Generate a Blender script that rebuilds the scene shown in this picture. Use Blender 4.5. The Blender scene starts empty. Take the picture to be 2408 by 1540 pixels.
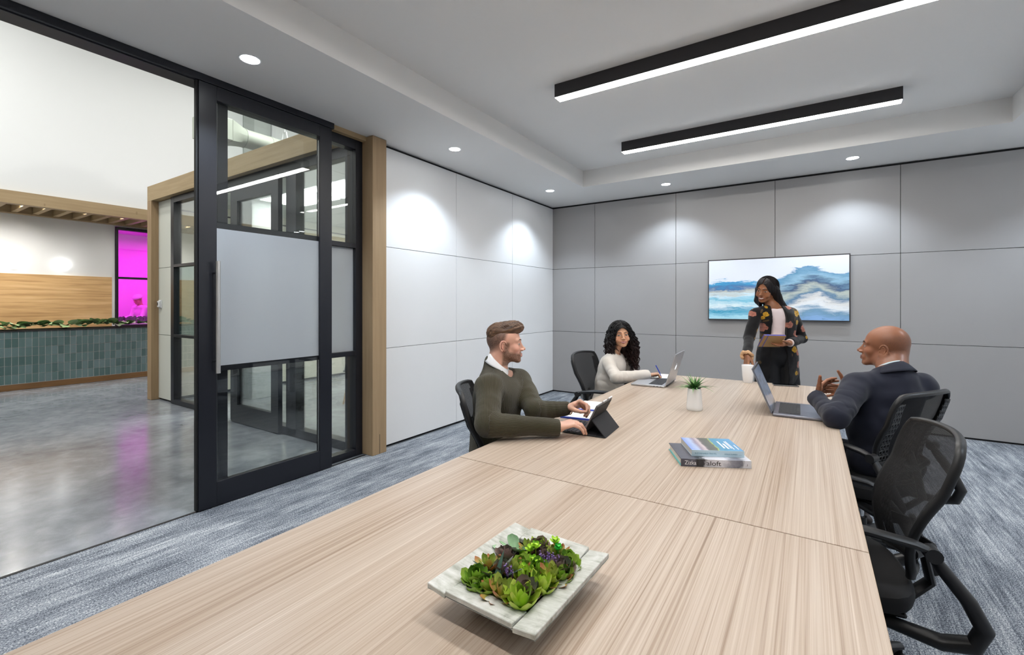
import bpy, bmesh, math, random
import numpy as np
from mathutils import Vector, Matrix, Quaternion
R = math.radians
SC = bpy.context.scene
COL = SC.collection

# ------------------------------------------------------------------ camera
CAM_H = 1.4163
cam_d = bpy.data.cameras.new('camera'); cam = bpy.data.objects.new('camera', cam_d); COL.objects.link(cam)
cam_d.sensor_fit = 'HORIZONTAL'; cam_d.sensor_width = 36.0
cam_d.lens = 1075.0 / 2408.0 * 36.0
cam_d.shift_y = -(770.0 - 716.0) / 2408.0
cam_d.clip_start = 0.05; cam_d.clip_end = 100
cam.location = (0, 0, CAM_H); cam.rotation_euler = (R(90), 0, R(33.07))
SC.camera = cam

# ------------------------------------------------------------------ world, exposure
w = bpy.data.worlds.new('world'); SC.world = w; w.use_nodes = True
w.node_tree.nodes['Background'].inputs[0].default_value = (0.80, 0.84, 0.9, 1)
w.node_tree.nodes['Background'].inputs[1].default_value = 0.35
SC.view_settings.view_transform = 'Standard'; SC.view_settings.look = 'None'
SC.view_settings.exposure = 0.64; SC.view_settings.gamma = 1.0
SC.view_settings.use_curve_mapping = False
try:
    SC.cycles.max_bounces = 6; SC.cycles.diffuse_bounces = 3; SC.cycles.glossy_bounces = 3; SC.cycles.transparent_max_bounces = 16
    SC.cycles.use_adaptive_sampling = True; SC.cycles.adaptive_threshold = 0.035
    SC.cycles.sample_clamp_indirect = 6.0; SC.cycles.caustics_refractive = False; SC.cycles.caustics_reflective = False
    SC.cycles.use_denoising = True
except Exception:
    pass

# light levels (used by the lamp builders below)
P_LINEAR = 31.0     # emission of the linear fixtures' diffusers
P_DOWN = 58.0       # W, each recessed downlight
P_BAY = 80.0        # W, each high-bay lamp in the lobby
P_TRELLIS = 15.0
P_PURPLE = 12.0

# ------------------------------------------------------------------ helpers
def C(r, g=None, b=None):
    if g is None: g = b = r
    f = lambda c: (c / 255 / 12.92) if c / 255 <= 0.04045 else ((c / 255 + 0.055) / 1.055) ** 2.4
    return (f(r), f(g), f(b), 1.0)

class NT:
    """tiny node-tree wrapper"""
    def __init__(s, name):
        s.m = bpy.data.materials.new(name); s.m.use_nodes = True
        s.t = s.m.node_tree; s.n = s.t.nodes; s.n.clear()
        s.out = s.n.new('ShaderNodeOutputMaterial')
    def a(s, typ, ins=None, **kw):
        nd = s.n.new('ShaderNode' + typ)
        for k, v in kw.items(): setattr(nd, k, v)
        for k, v in (ins or {}).items(): s.put(nd, k, v)
        return nd
    def put(s, nd, k, v):
        sk = nd.inputs[k]
        if isinstance(v, bpy.types.NodeSocket): s.t.links.new(v, sk)
        elif isinstance(v, bpy.types.Node): s.t.links.new(v.outputs[0], sk)
        else: sk.default_value = v
    def math(s, op, x, y=None, z=None, clamp=False):
        nd = s.n.new('ShaderNodeMath'); nd.operation = op; nd.use_clamp = clamp
        s.put(nd, 0, x)
        if y is not None: s.put(nd, 1, y)
        if z is not None: s.put(nd, 2, z)
        return nd.outputs[0]
    def mix(s, f, x, y, blend='MIX'):
        nd = s.n.new('ShaderNodeMix'); nd.data_type = 'RGBA'; nd.blend_type = blend
        s.put(nd, 0, f); s.put(nd, 6, x); s.put(nd, 7, y)
        return nd.outputs[2]
    def ramp(s, fac, stops, interp='LINEAR'):
        nd = s.n.new('ShaderNodeValToRGB'); cr = nd.color_ramp; cr.interpolation = interp
        while len(cr.elements) < len(stops): cr.elements.new(0.5)
        for e, (p, c) in zip(cr.elements, stops):
            e.position = p; e.color = c if len(c) == 4 else (*c, 1)
        s.put(nd, 0, fac); return nd.outputs[0]
    def coord(s, kind='Object', scale=(1, 1, 1), loc=(0, 0, 0), rot=(0, 0, 0)):
        tc = s.a('TexCoord'); mp = s.a('Mapping')
        s.t.links.new(tc.outputs[kind], mp.inputs[0])
        mp.inputs['Scale'].default_value = scale; mp.inputs['Location'].default_value = loc; mp.inputs['Rotation'].default_value = rot
        return mp.outputs[0]
    def noise(s, vec, scale=5, detail=2, rough=0.5, dist=0.0):
        nd = s.a('TexNoise'); s.t.links.new(vec, nd.inputs['Vector'])
        nd.inputs['Scale'].default_value = scale; nd.inputs['Detail'].default_value = detail
        nd.inputs['Roughness'].default_value = rough; nd.inputs['Distortion'].default_value = dist
        return nd.outputs[0]
    def bump(s, h, strength=0.3, dist=0.002):
        nd = s.a('Bump', {'Strength': strength, 'Distance': dist, 'Height': h}); return nd.outputs[0]
    def pbr(s, color, rough=0.5, metal=0.0, normal=None, spec=0.5, **kw):
        nd = s.a('BsdfPrincipled')
        s.put(nd, 'Base Color', color); s.put(nd, 'Roughness', rough); s.put(nd, 'Metallic', metal)
        nd.inputs['Specular IOR Level'].default_value = spec
        if normal is not None: s.put(nd, 'Normal', normal)
        for k, v in kw.items(): s.put(nd, k.replace('_', ' '), v)
        s.t.links.new(nd.outputs[0], s.out.inputs[0]); return nd
    def done(s, shader=None):
        if shader is not None: s.t.links.new(shader if isinstance(shader, bpy.types.NodeSocket) else shader.outputs[0], s.out.inputs[0])
        return s.m

MAT = {}
def plain(name, col, rough=0.5, metal=0.0, spec=0.5, var=0.0, scale=20, bump=0.0, bscale=200, bdist=0.001, **kw):
    """procedural principled material with faint noise in tone and relief"""
    if name in MAT: return MAT[name]
    t = NT(name); v = t.coord('Object')
    c = col
    if var > 0:
        n = t.noise(v, scale, 3)
        c = t.mix(n, tuple(x * (1 - var) for x in col[:3]) + (1,), tuple(min(1, x * (1 + var)) for x in col[:3]) + (1,))
    nm = None
    if bump > 0: nm = t.bump(t.noise(v, bscale, 2), bump, bdist)
    t.pbr(c, rough, metal, nm, spec, **kw)
    MAT[name] = t.m; return t.m

def vcol_mat(name, rough=0.5, spec=0.5, bump=0.0, bscale=300, bdist=0.001, sub=0.0, stretch=(1, 1, 1), sheen=0.0):
    """material that reads the painted dye of a surface from its colour attribute"""
    if name in MAT: return MAT[name]
    t = NT(name); at = t.a('Attribute', attribute_name='Col'); v = t.coord('Object', stretch)
    nm = t.bump(t.noise(v, bscale, 3), bump, bdist) if bump > 0 else None
    p = t.pbr(at.outputs['Color'], rough, 0, nm, spec)
    if sub > 0:
        p.inputs['Subsurface Weight'].default_value = sub
        p.inputs['Subsurface Radius'].default_value = (0.012, 0.005, 0.003); p.inputs['Subsurface Scale'].default_value = 0.6
    if sheen > 0: p.inputs['Sheen Weight'].default_value = sheen
    MAT[name] = t.m; return t.m

class MB:
    """collects geometry for one mesh"""
    def __init__(s): s.v = []; s.f = []
    def add(s, vs, fs):
        o = len(s.v); s.v += [tuple(p) for p in vs]; s.f += [tuple(i + o for i in f) for f in fs]; return s
    def box(s, x0, x1, y0, y1, z0, z1):
        x0, x1 = min(x0, x1), max(x0, x1); y0, y1 = min(y0, y1), max(y0, y1); z0, z1 = min(z0, z1), max(z0, z1)
        return s.add([(x0, y0, z0), (x1, y0, z0), (x1, y1, z0), (x0, y1, z0), (x0, y0, z1), (x1, y0, z1), (x1, y1, z1), (x0, y1, z1)],
                     [(0, 3, 2, 1), (4, 5, 6, 7), (0, 1, 5, 4), (1, 2, 6, 5), (2, 3, 7, 6), (3, 0, 4, 7)])
    def cbox(s, c, d): return s.box(c[0] - d[0] / 2, c[0] + d[0] / 2, c[1] - d[1] / 2, c[1] + d[1] / 2, c[2] - d[2] / 2, c[2] + d[2] / 2)
    def hexa(s, p8):
        return s.add(p8, [(0, 3, 2, 1), (4, 5, 6, 7), (0, 1, 5, 4), (1, 2, 6, 5), (2, 3, 7, 6), (3, 0, 4, 7)])
    def lathe(s, prof, n=24, c=(0, 0, 0), cap0=True, cap1=True):
        vs = []; fs = []
        for r, z in prof:
            for i in range(n):
                a = 2 * math.pi * i / n; vs.append((c[0] + r * math.cos(a), c[1] + r * math.sin(a), c[2] + z))
        for k in range(len(prof) - 1):
            for i in range(n):
                j = (i + 1) % n; fs.append((k * n + i, k * n + j, (k + 1) * n + j, (k + 1) * n + i))
        if cap0: fs.append(tuple(range(n - 1, -1, -1)))
        if cap1: fs.append(tuple(range((len(prof) - 1) * n, len(prof) * n)))
        return s.add(vs, fs)
    def tube(s, pts, rad, n=8, cap=True, up=None, flat=1.0):
        """sweep an n-gon (flattened by 'flat' along the up side) along pts; rad a number or list"""
        P = [Vector(p) for p in pts]; m = len(P)
        rr = rad if isinstance(rad, (list, tuple)) else [rad] * m
        vs = []; fs = []; nrm = None
        for k in range(m):
            t = (P[min(k + 1, m - 1)] - P[max(k - 1, 0)])
            if t.length < 1e-9: t = Vector((0, 0, 1))
            t.normalize()
            if nrm is None:
                u = Vector(up) if up is not None else (Vector((0, 0, 1)) if abs(t.z) < 0.9 else Vector((1, 0, 0)))
                nrm = (u - t * u.dot(t)).normalized()
            else:
                nrm = (nrm - t * nrm.dot(t))
                nrm = nrm.normalized() if nrm.length > 1e-6 else t.orthogonal().normalized()
            b = t.cross(nrm)
            for i in range(n):
                a = 2 * math.pi * (i + 0.5) / n
                vs.append(P[k] + b * (math.cos(a) * rr[k]) + nrm * (math.sin(a) * rr[k] * flat))
        for k in range(m - 1):
            for i in range(n):
                j = (i + 1) % n; fs.append((k * n + i, k * n + j, (k + 1) * n + j, (k + 1) * n + i))
        if cap: fs.append(tuple(range(n - 1, -1, -1))); fs.append(tuple(range((m - 1) * n, m * n)))
        return s.add(vs, fs)
    def cyl(s, a, b, r, n=16, r2=None): return s.tube([a, b], [r, r2 if r2 is not None else r], n)
    def grid(s, fn, nu, nv):
        vs = [fn(i / nu, j / nv) for i in range(nu + 1) for j in range(nv + 1)]
        fs = [(i * (nv + 1) + j, (i + 1) * (nv + 1) + j, (i + 1) * (nv + 1) + j + 1, i * (nv + 1) + j + 1) for i in range(nu) for j in range(nv)]
        return s.add(vs, fs)
    def prism(s, poly, z0, z1):
        n = len(poly)
        vs = [(x, y, z0) for x, y in poly] + [(x, y, z1) for x, y in poly]
        fs = [tuple(range(n - 1, -1, -1)), tuple(range(n, 2 * n))] + [(i, (i + 1) % n, n + (i + 1) % n, n + i) for i in range(n)]
        return s.add(vs, fs)
    def sphere(s, c, r, nu=16, nv=10, sc=(1, 1, 1)):
        prof = []
        vs = [(c[0], c[1], c[2] - r * sc[2])]; fs = []
        for j in range(1, nv):
            p = -math.pi / 2 + math.pi * j / nv
            for i in range(nu):
                a = 2 * math.pi * i / nu
                vs.append((c[0] + r * sc[0] * math.cos(p) * math.cos(a), c[1] + r * sc[1] * math.cos(p) * math.sin(a), c[2] + r * sc[2] * math.sin(p)))
        vs.append((c[0], c[1], c[2] + r * sc[2])); L = len(vs) - 1
        for i in range(nu):
            j = (i + 1) % nu
            fs.append((0, 1 + j, 1 + i)); fs.append((L, L - nu + i, L - nu + j))
            for k in range(nv - 2): fs.append((1 + k * nu + i, 1 + k * nu + j, 1 + (k + 1) * nu + j, 1 + (k + 1) * nu + i))
        return s.add(vs, fs)
    def mesh(s, name, smooth=False):
        me = bpy.data.meshes.new(name); me.from_pydata(s.v, [], s.f); me.update()
        if smooth: me.polygons.foreach_set('use_smooth', [True] * len(me.polygons))
        return me
    def obj(s, name, mat, parent=None, smooth=False, bevel=0.0, seg=2, angle=40):
        return link(name, s.mesh(name, smooth), mat, parent, smooth, bevel, seg, angle)

def link(name, me, mat, parent=None, smooth=False, bevel=0.0, seg=2, angle=40):
    o = bpy.data.objects.new(name, me); COL.objects.link(o)
    if mat is not None and not me.materials: me.materials.append(mat)
    if parent is not None: o.parent = parent
    if bevel > 0:
        md = o.modifiers.new('bevel', 'BEVEL'); md.width = bevel; md.segments = seg; md.limit_method = 'ANGLE'; md.angle_limit = R(angle)
    if smooth and bevel == 0:
        try: me.set_sharp_from_angle(angle=R(angle))
        except Exception: pass
    return o
def place(name, me, parent, loc=(0, 0, 0), rot=None, scale=None):
    """another object that shares mesh data"""
    o = bpy.data.objects.new(name, me); COL.objects.link(o); o.parent = parent; o.location = loc
    if rot is not None:
        if isinstance(rot, Matrix): o.rotation_euler = rot.to_euler()
        else: o.rotation_euler = rot
    if scale is not None: o.scale = scale
    return o
def thing(name, label, cat, loc=(0, 0, 0), rz=0.0, group=None, kind=None):
    o = bpy.data.objects.new(name, None); COL.objects.link(o); o.empty_display_size = 0.1
    o.location = loc; o.rotation_euler = (0, 0, rz)
    return tag(o, label, cat, group, kind)
def tag(o, label=None, cat=None, group=None, kind=None):
    if label: o['label'] = label
    if cat: o['category'] = cat
    if group: o['group'] = group
    if kind: o['kind'] = kind
    return o
def struct(o, label=None, cat=None): return tag(o, label, cat, None, 'structure')
def light(name, typ, loc, power, color=(1, 1, 1), parent=None, rot=(0, 0, 0), **kw):
    d = bpy.data.lights.new(name, typ); d.energy = power; d.color = color
    for k, v in kw.items(): setattr(d, k, v)
    o = bpy.data.objects.new(name, d); COL.objects.link(o); o.location = loc; o.rotation_euler = rot
    if parent is not None: o.parent = parent
    return o
def resize(root, k):
    """scale a finished thing (or list of things) about its own base"""
    done = set(); stack = list(root) if isinstance(root, (list, tuple)) else [root]; first = set(stack)
    while stack:
        o = stack.pop(); stack += list(o.children)
        if o not in first: o.location = o.location * k
        if o.data is not None and o.data.name not in done:
            done.add(o.data.name)
            if o.type == 'MESH': o.data.transform(Matrix.Scale(k, 4))
            elif o.type == 'LIGHT' and o.data.type == 'AREA': o.data.size *= k; o.data.size_y *= k
    return root
def text(name, body, size, mat, parent, loc, rot, ax='LEFT', extrude=0.0002, sx=1.0):
    cu = bpy.data.curves.new(name, 'FONT'); cu.body = body; cu.size = size; cu.extrude = extrude; cu.align_x = ax
    o = bpy.data.objects.new(name, cu); COL.objects.link(o); cu.materials.append(mat)
    bpy.context.view_layer.update()
    me = bpy.data.meshes.new_from_object(o.evaluated_get(bpy.context.evaluated_depsgraph_get()))
    bpy.data.objects.remove(o); me.transform(Matrix.Diagonal((sx, 1, 1, 1)))
    o = bpy.data.objects.new(name, me); COL.objects.link(o)
    o.parent = parent; o.location = loc; o.rotation_euler = rot
    return o
# ------------------------------------------------------------------ materials
def m_carpet():
    t = NT('carpet'); v = t.coord('Object')
    def st(sx, sy, sc, det=2, ro=.55, dist=0.0):
        mp = t.a('Mapping'); t.t.links.new(v, mp.inputs[0]); mp.inputs['Scale'].default_value = (sx, sy, 1); return t.noise(mp.outputs[0], sc, det, ro, dist)
    patch = st(5.0, 1.1, 1.6, 3, .62, .4); row = st(62, 1.6, 1.5, 2, .6); loop = st(150, 95, 1.4, 1, .5); seg = st(26, 7.0, 1.3, 2, .6)
    share = t.math('ADD', t.math('MULTIPLY', t.math('SUBTRACT', patch, .5), 1.5), t.math('ADD', t.math('MULTIPLY', t.math('SUBTRACT', row, .5), 1.5), t.math('MULTIPLY', t.math('SUBTRACT', seg, .5), .75)))
    f = t.math('ADD', t.math('ADD', t.math('MULTIPLY', share, .58), .47), t.math('MULTIPLY', t.math('SUBTRACT', loop, .5), 1.7))
    c = t.ramp(f, [(.10, C(74, 79, 87)), (.34, C(112, 117, 125)), (.52, C(140, 145, 152)), (.72, C(172, 176, 181)), (.95, C(214, 214, 214))])
    h = t.math('ADD', t.math('MULTIPLY', loop, .8), t.math('MULTIPLY', row, .5))
    t.pbr(c, .95, 0, t.bump(h, .9, .005), .12); return t.m
def m_wood(name, c0, c1, c2, axis='Y', sc=1.0, rough=.42, contrast=1.0, knots=False):
    t = NT(name); s = {'X': (1, 26, 26), 'Y': (26, 1, 26), 'Z': (26, 26, 1)}[axis]
    s2 = {'X': (1, 7, 7), 'Y': (7, 1, 7), 'Z': (7, 7, 1)}[axis]
    v = t.coord('Object', tuple(k * sc for k in s)); v2 = t.coord('Object', tuple(k * sc for k in s2))
    a = t.noise(v, 2.2, 4, .62, .15); b = t.noise(v2, 1.4, 3, .6, .3)
    f = t.math('ADD', t.math('MULTIPLY', a, .62), t.math('MULTIPLY', b, .38))
    w_ = .5 / contrast
    c = t.ramp(f, [(.5 - .26 * w_ * 2, c0), (.5, c1), (.5 + .24 * w_ * 2, c2)])
    if knots:
        k = t.a('TexVoronoi', {'Vector': t.coord('Object', (2.1, 2.1, 1.0)), 'Scale': 1.7}); k.feature = 'F1'
        kf = t.math('LESS_THAN', k.outputs['Distance'], .055)
        c = t.mix(t.math('MULTIPLY', kf, .45), c, c0)
    t.pbr(c, rough, 0, t.bump(a, .12, .0006), .4); return t.m
def m_table():
    t = NT('table laminate')
    v = t.coord('Object', (170, .7, 1)); v1 = t.coord('Object', (70, .4, 1)); v3 = t.coord('Object', (5.5, .2, 1))
    a = t.noise(v, 1.6, 3, .7); b = t.noise(v1, 1.3, 2, .6); d = t.noise(v3, 1.2, 2, .5)
    f = t.math('ADD', t.math('MULTIPLY', a, .50), t.math('ADD', t.math('MULTIPLY', b, .36), t.math('MULTIPLY', d, .20)))
    c = t.ramp(f, [(.34, C(134, 110, 90)), (.43, C(164, 143, 124)), (.51, C(182, 164, 147)), (.59, C(193, 177, 161)), (.72, C(210, 197, 183))])
    t.pbr(c, .33, 0, t.bump(a, .05, .0004), .35); return t.m
def m_concrete():
    t = NT('polished concrete'); v = t.coord('Object', (1, 1, 1))
    a = t.noise(v, .9, 5, .62, .6); b = t.noise(v, 7, 4, .6, .4); s = t.noise(v, 260, 2, .6)
    f = t.math('ADD', t.math('MULTIPLY', a, .55), t.math('ADD', t.math('MULTIPLY', b, .3), t.math('MULTIPLY', s, .15)))
    c = t.ramp(f, [(.34, C(98, 103, 110)), (.5, C(130, 135, 142)), (.66, C(160, 164, 170))])
    t.pbr(c, t.math('ADD', t.math('MULTIPLY', b, .16), .10), 0, t.bump(a, .03, .002), .55); return t.m
def m_glass(name, tint=(.975, .99, .985, 1), refl=1.0):
    t = NT(name); tr = t.a('BsdfTransparent', {'Color': tint}); gl = t.a('BsdfGlossy', {'Roughness': 0.0, 'Color': (1, 1, 1, 1)})
    lw = t.a('LayerWeight', {'Blend': .28}); f = t.math('ADD', t.math('MULTIPLY', lw.outputs['Fresnel'], .55 * refl), .015, clamp=True)
    mx = t.a('MixShader', {0: f, 1: tr, 2: gl}); t.done(mx); return t.m
def m_frost():
    t = NT('frosted film'); v = t.coord('Object')
    n = t.noise(v, 900, 2); nm = t.bump(n, .15, .0004)
    tl = t.a('BsdfTranslucent', {'Color': C(240, 244, 246), 'Normal': nm}); df = t.a('BsdfDiffuse', {'Color': C(226, 230, 236), 'Normal': nm})
    rf = t.a('BsdfRefraction', {'Color': (.8, .84, .88, 1), 'Roughness': .55, 'IOR': 1.02})
    gl = t.a('BsdfGlossy', {'Roughness': .35, 'Color': (1, 1, 1, 1)})
    m1 = t.a('MixShader', {0: .50, 1: tl, 2: df}); m2 = t.a('MixShader', {0: .22, 1: m1, 2: rf}); m3 = t.a('MixShader', {0: .04, 1: m2, 2: gl})
    t.done(m3); return t.m
def m_emit(name, col, s):
    t = NT(name); t.done(t.a('Emission', {'Color': col, 'Strength': s}))
    if not ('linear' in name or 'panel' in name): t.m.cycles.emission_sampling = 'NONE'     # small lenses: their lamps carry the light
    return t.m
def m_chairmesh():
    t = NT('chair mesh fabric'); v = t.coord('Object')
    w1 = t.a('TexWave', {'Vector': v, 'Scale': 95.0}); w1.bands_direction = 'X'; w2 = t.a('TexWave', {'Vector': v, 'Scale': 95.0}); w2.bands_direction = 'Z'
    hole = t.math('MULTIPLY', t.math('GREATER_THAN', w1.outputs[1], .42), t.math('GREATER_THAN', w2.outputs[1], .42))
    p = t.pbr(C(26, 25, 26), .75, 0, None, .3); tr = t.a('BsdfTransparent')
    mx = t.a('MixShader', {0: t.math('MULTIPLY', hole, .40), 1: p, 2: tr}); t.done(mx); return t.m
def m_art():
    """abstract seascape: white sky, blue ridges, teal and white surf"""
    t = NT('seascape print'); v = t.coord('Object')           # x 0..1, z 0..1 over the sheet
    wv = t.a('TexNoise', {'Vector': v, 'Scale': 3.4, 'Detail': 6.0, 'Roughness': .62})
    off = t.a('VectorMath', operation='SUBTRACT'); t.t.links.new(wv.outputs['Color'], off.inputs[0]); off.inputs[1].default_value = (.5, .5, .5)
    sc = t.a('VectorMath', operation='MULTIPLY'); t.t.links.new(off.outputs[0], sc.inputs[0]); sc.inputs[1].default_value = (.30, 0, .17)
    ad = t.a('VectorMath', operation='ADD'); t.t.links.new(v, ad.inputs[0]); t.t.links.new(sc.outputs[0], ad.inputs[1])
    sp = t.a('SeparateXYZ'); t.t.links.new(ad.outputs[0], sp.inputs[0]); x, z = sp.outputs[0], sp.outputs[2]
    bump = t.math('MULTIPLY', t.math('POWER', 2.718, t.math('MULTIPLY', t.math('POWER', t.math('MULTIPLY', t.math('SUBTRACT', x, .76), 7.5), 2.0), -1.0)), .17)
    ridge = t.math('ADD', t.math('ADD', t.math('MULTIPLY', t.math('MULTIPLY', x, x), .10), .64), bump)
    d = t.math('SUBTRACT', ridge, z)                         # depth below the ridge line
    mp = t.a('Mapping'); t.t.links.new(ad.outputs[0], mp.inputs[0]); mp.inputs['Scale'].default_value = (2.2, 1, 8.0)
    st = t.noise(mp.outputs[0], 1.6, 7, .66, .8); st2 = t.noise(mp.outputs[0], 5.0, 5, .7, .5)
    dd = t.math('ADD', d, t.math('MULTIPLY', t.math('SUBTRACT', st, .5), .34))
    left = t.ramp(dd, [(0.0, C(226, 231, 240)), (.03, C(70, 160, 205)), (.10, C(80, 120, 170)), (.16, C(196, 198, 190)), (.24, C(210, 232, 242)), (.32, C(120, 196, 220)), (.42, C(228, 242, 247)), (.50, C(60, 160, 196)), (.60, C(170, 220, 236)), (.72, C(198, 230, 244))])
    right = t.ramp(dd, [(0.0, C(226, 231, 240)), (.03, C(100, 150, 185)), (.14, C(150, 190, 212)), (.24, C(72, 96, 130)), (.33, C(192, 200, 190)), (.42, C(90, 130, 165)), (.50, C(226, 226, 224)), (.60, C(236, 241, 244)), (.70, C(120, 160, 190)), (.82, C(140, 180, 224))])
    sx = t.a('SeparateXYZ'); t.t.links.new(v, sx.inputs[0])
    c = t.mix(t.math('SMOOTH_MIN', 1.0, t.math('MAXIMUM', t.math('MULTIPLY', t.math('SUBTRACT', sx.outputs[0], .34), 4.0), 0.0), .1), left, right)
    fleck = t.ramp(st2, [(.30, (.28, .36, .46, 1)), (.42, (1, 1, 1, 1)), (.62, (1, 1, 1, 1)), (.75, (1.0, .98, .93, 1))])
    inw = t.math('GREATER_THAN', dd, .01)
    c = t.mix(t.math('MULTIPLY', inw, .55), c, fleck, 'MULTIPLY')
    p = t.pbr(c, .35, 0, None, .3); p.inputs['Emission Strength'].default_value = .05; t.t.links.new(c, p.inputs['Emission Color']); return t.m

MAT['carpet'] = m_carpet()
MAT['table'] = m_table()
MAT['concrete'] = m_concrete()
MAT['beam'] = m_wood('timber beam', C(132, 110, 80), C(170, 147, 112), C(192, 170, 136), 'Y', .55, .6, .55, True)
MAT['beamx'] = m_wood('timber beam cross', C(132, 112, 80), C(172, 150, 114), C(194, 172, 138), 'X', .55, .6, .55, True)
MAT['post'] = m_wood('timber post', C(128, 102, 74), C(166, 140, 107), C(188, 162, 128), 'Z', .55, .6, .55, True)
MAT['oak'] = m_wood('oak veneer', C(150, 112, 70), C(206, 168, 118), C(226, 194, 148), 'Y', .5, .45, 1.1)
MAT['darkoak'] = m_wood('oak plinth', C(84, 58, 32), C(120, 88, 54), C(140, 104, 66), 'Y', .8, .5)
MAT['glass'] = m_glass('clear glass'); MAT['frost'] = m_frost()
MAT['chairmesh'] = m_chairmesh(); MAT['art'] = m_art()
plain('white panel', C(238, 238, 238), .32, var=.015, scale=3, spec=.4)
plain('grey panel', C(163, 161, 160), .42, var=.02, scale=3, bump=.06, bscale=500, bdist=.0003)
plain('white paint', C(232, 233, 234), .75, var=.01, scale=2)
plain('ceiling paint', C(236, 235, 233), .85, var=.01, scale=2)
plain('lobby white', C(238, 240, 240), .7, var=.012, scale=1)
plain('joint black', C(14, 14, 16), .6, var=.1)
plain('black metal', C(23, 25, 33), .36, var=.06, scale=6, spec=.5)
plain('fixture black', C(40, 38, 40), .45, var=.06, scale=9)
plain('black plastic', C(22, 22, 24), .42, var=.08, scale=30, bump=.08, bscale=700, bdist=.0003)
plain('black rubber', C(16, 16, 17), .7, var=.08, scale=30)
plain('seat fabric', C(20, 20, 22), .9, var=.15, scale=200, bump=.5, bscale=600, bdist=.001)
plain('brushed steel', C(206, 205, 203), .38, .9, var=.01, scale=60)
plain('chrome', C(210, 210, 212), .12, 1.0, var=.02)
plain('white ceramic', C(246, 246, 246), .25, var=.008, scale=8)
plain('white plastic', C(232, 233, 234), .4, var=.01)
plain('office cream', C(222, 220, 205), .6, var=.015, scale=2)
plain('office panel', C(214, 216, 206), .45, var=.012, scale=2)
plain('office ceiling', C(206, 210, 204), .8, var=.02, scale=4)
plain('duct metal', C(196, 202, 190), .5, .2, var=.03, scale=8)
# ------------------------------------------------------------------ the meeting room
RX0, RX1, RY0, RY1, H, HT = -3.23, 2.24, -2.6, 6.07, 2.74, 2.94
TX0, TX1, TY0, TY1 = -2.343, 1.347, -1.75, 5.20
struct(MB().box(-3.20, RX1, RY0, RY1, -.05, 0).obj('floor', MAT['carpet']), 'grey blue loop carpet with pale streaks along the room')
struct(MB().box(-16, -3.20, -9, 13, -.05, -.003).obj('floor_lobby', MAT['concrete']), 'polished grey concrete floor beyond the glass door')
struct(MB().box(-3.215, -3.195, RY0, 2.6, -.01, .002).obj('trim_1', MAT['joint black']), 'thin dark strip between carpet and concrete')
struct(MB().box(-3.345, RX1 + .1, RY0 - .1, RY1 + .1, HT, HT + .08).obj('ceiling', MAT['ceiling paint']), 'raised white ceiling tray')
sof = MB()
sof.box(-3.206, TX0, .24, 2.62, H, HT); sof.box(-3.345, TX0, 2.62, RY1 + .1, H, HT); sof.box(-3.345, TX0, RY0, .24, H, HT); sof.box(TX1, RX1 + .1, RY0, RY1 + .1, H, HT)
sof.box(TX0, TX1, TY1, RY1 + .1, H, HT); sof.box(TX0, TX1, RY0, TY0, H, HT)
struct(sof.obj('ceiling_soffit', MAT['ceiling paint']), 'lowered white ceiling border around the tray')
ROWS = [(.018, .898), (.898, 1.816), (1.816, 2.718)]
G = .0022
def panels(wall, mat, cols, face, along, normal, thick=.02):
    for a0, a1 in cols:
        for z0, z1 in ROWS:
            b = MB()
            if along == 'Y': b.box(face, face - normal * thick, a0 + G, a1 - G, z0 + G, z1 - G)
            else: b.box(a0 + G, a1 - G, face, face - normal * thick, z0 + G, z1 - G)
            b.obj('panel', mat, wall, bevel=.0012, seg=1)
wl = struct(MB().box(-3.34, -3.232, 2.775, RY1 + .1, 0, H).obj('wall_left', MAT['joint black']), 'white panelled wall left of the corner')
panels(wl, MAT['white panel'], [(2.76, 3.826), (3.826, 4.941), (4.941, 6.055)], -3.212, 'Y', 1)
wb = struct(MB().box(RX0 - .1, RX1 + .1, RY1 + .004, RY1 + .12, 0, H).obj('wall_back', MAT['joint black']), 'grey panelled wall behind the standing woman')
panels(wb, MAT['grey panel'], [(-3.212, -2.544), (-2.544, -1.437), (-1.437, -.333), (-.333, .775), (.775, 1.882), (1.882, RX1)], 6.053, 'X', -1)
wr = struct(MB().box(RX1 + .002, RX1 + .1, RY0, RY1, 0, H).obj('wall_right', MAT['joint black']), 'white panelled wall on the right')
panels(wr, MAT['white panel'], [(RY0 + 1.0838 * i, RY0 + 1.0838 * (i + 1)) for i in range(8)], RX1 - .018, 'Y', -1)
wf = struct(MB().box(RX0, RX1, RY0 - .1, RY0 - .002, 0, HT).obj('wall_front', MAT['joint black']), 'white panelled wall behind the camera')
panels(wf, MAT['white panel'], [(RX0 + 1.094 * i, RX0 + 1.094 * (i + 1)) for i in range(5)], RY0 + .018, 'X', 1)
ws = struct(MB().box(-3.30, -3.232, RY0, .10, 0, H).obj('wall_side', MAT['joint black']), 'white panelled wall before the glass front')
panels(ws, MAT['white panel'], [(RY0 + 1.35 * i, RY0 + 1.35 * (i + 1)) for i in range(2)], -3.212, 'Y', 1)

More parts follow.
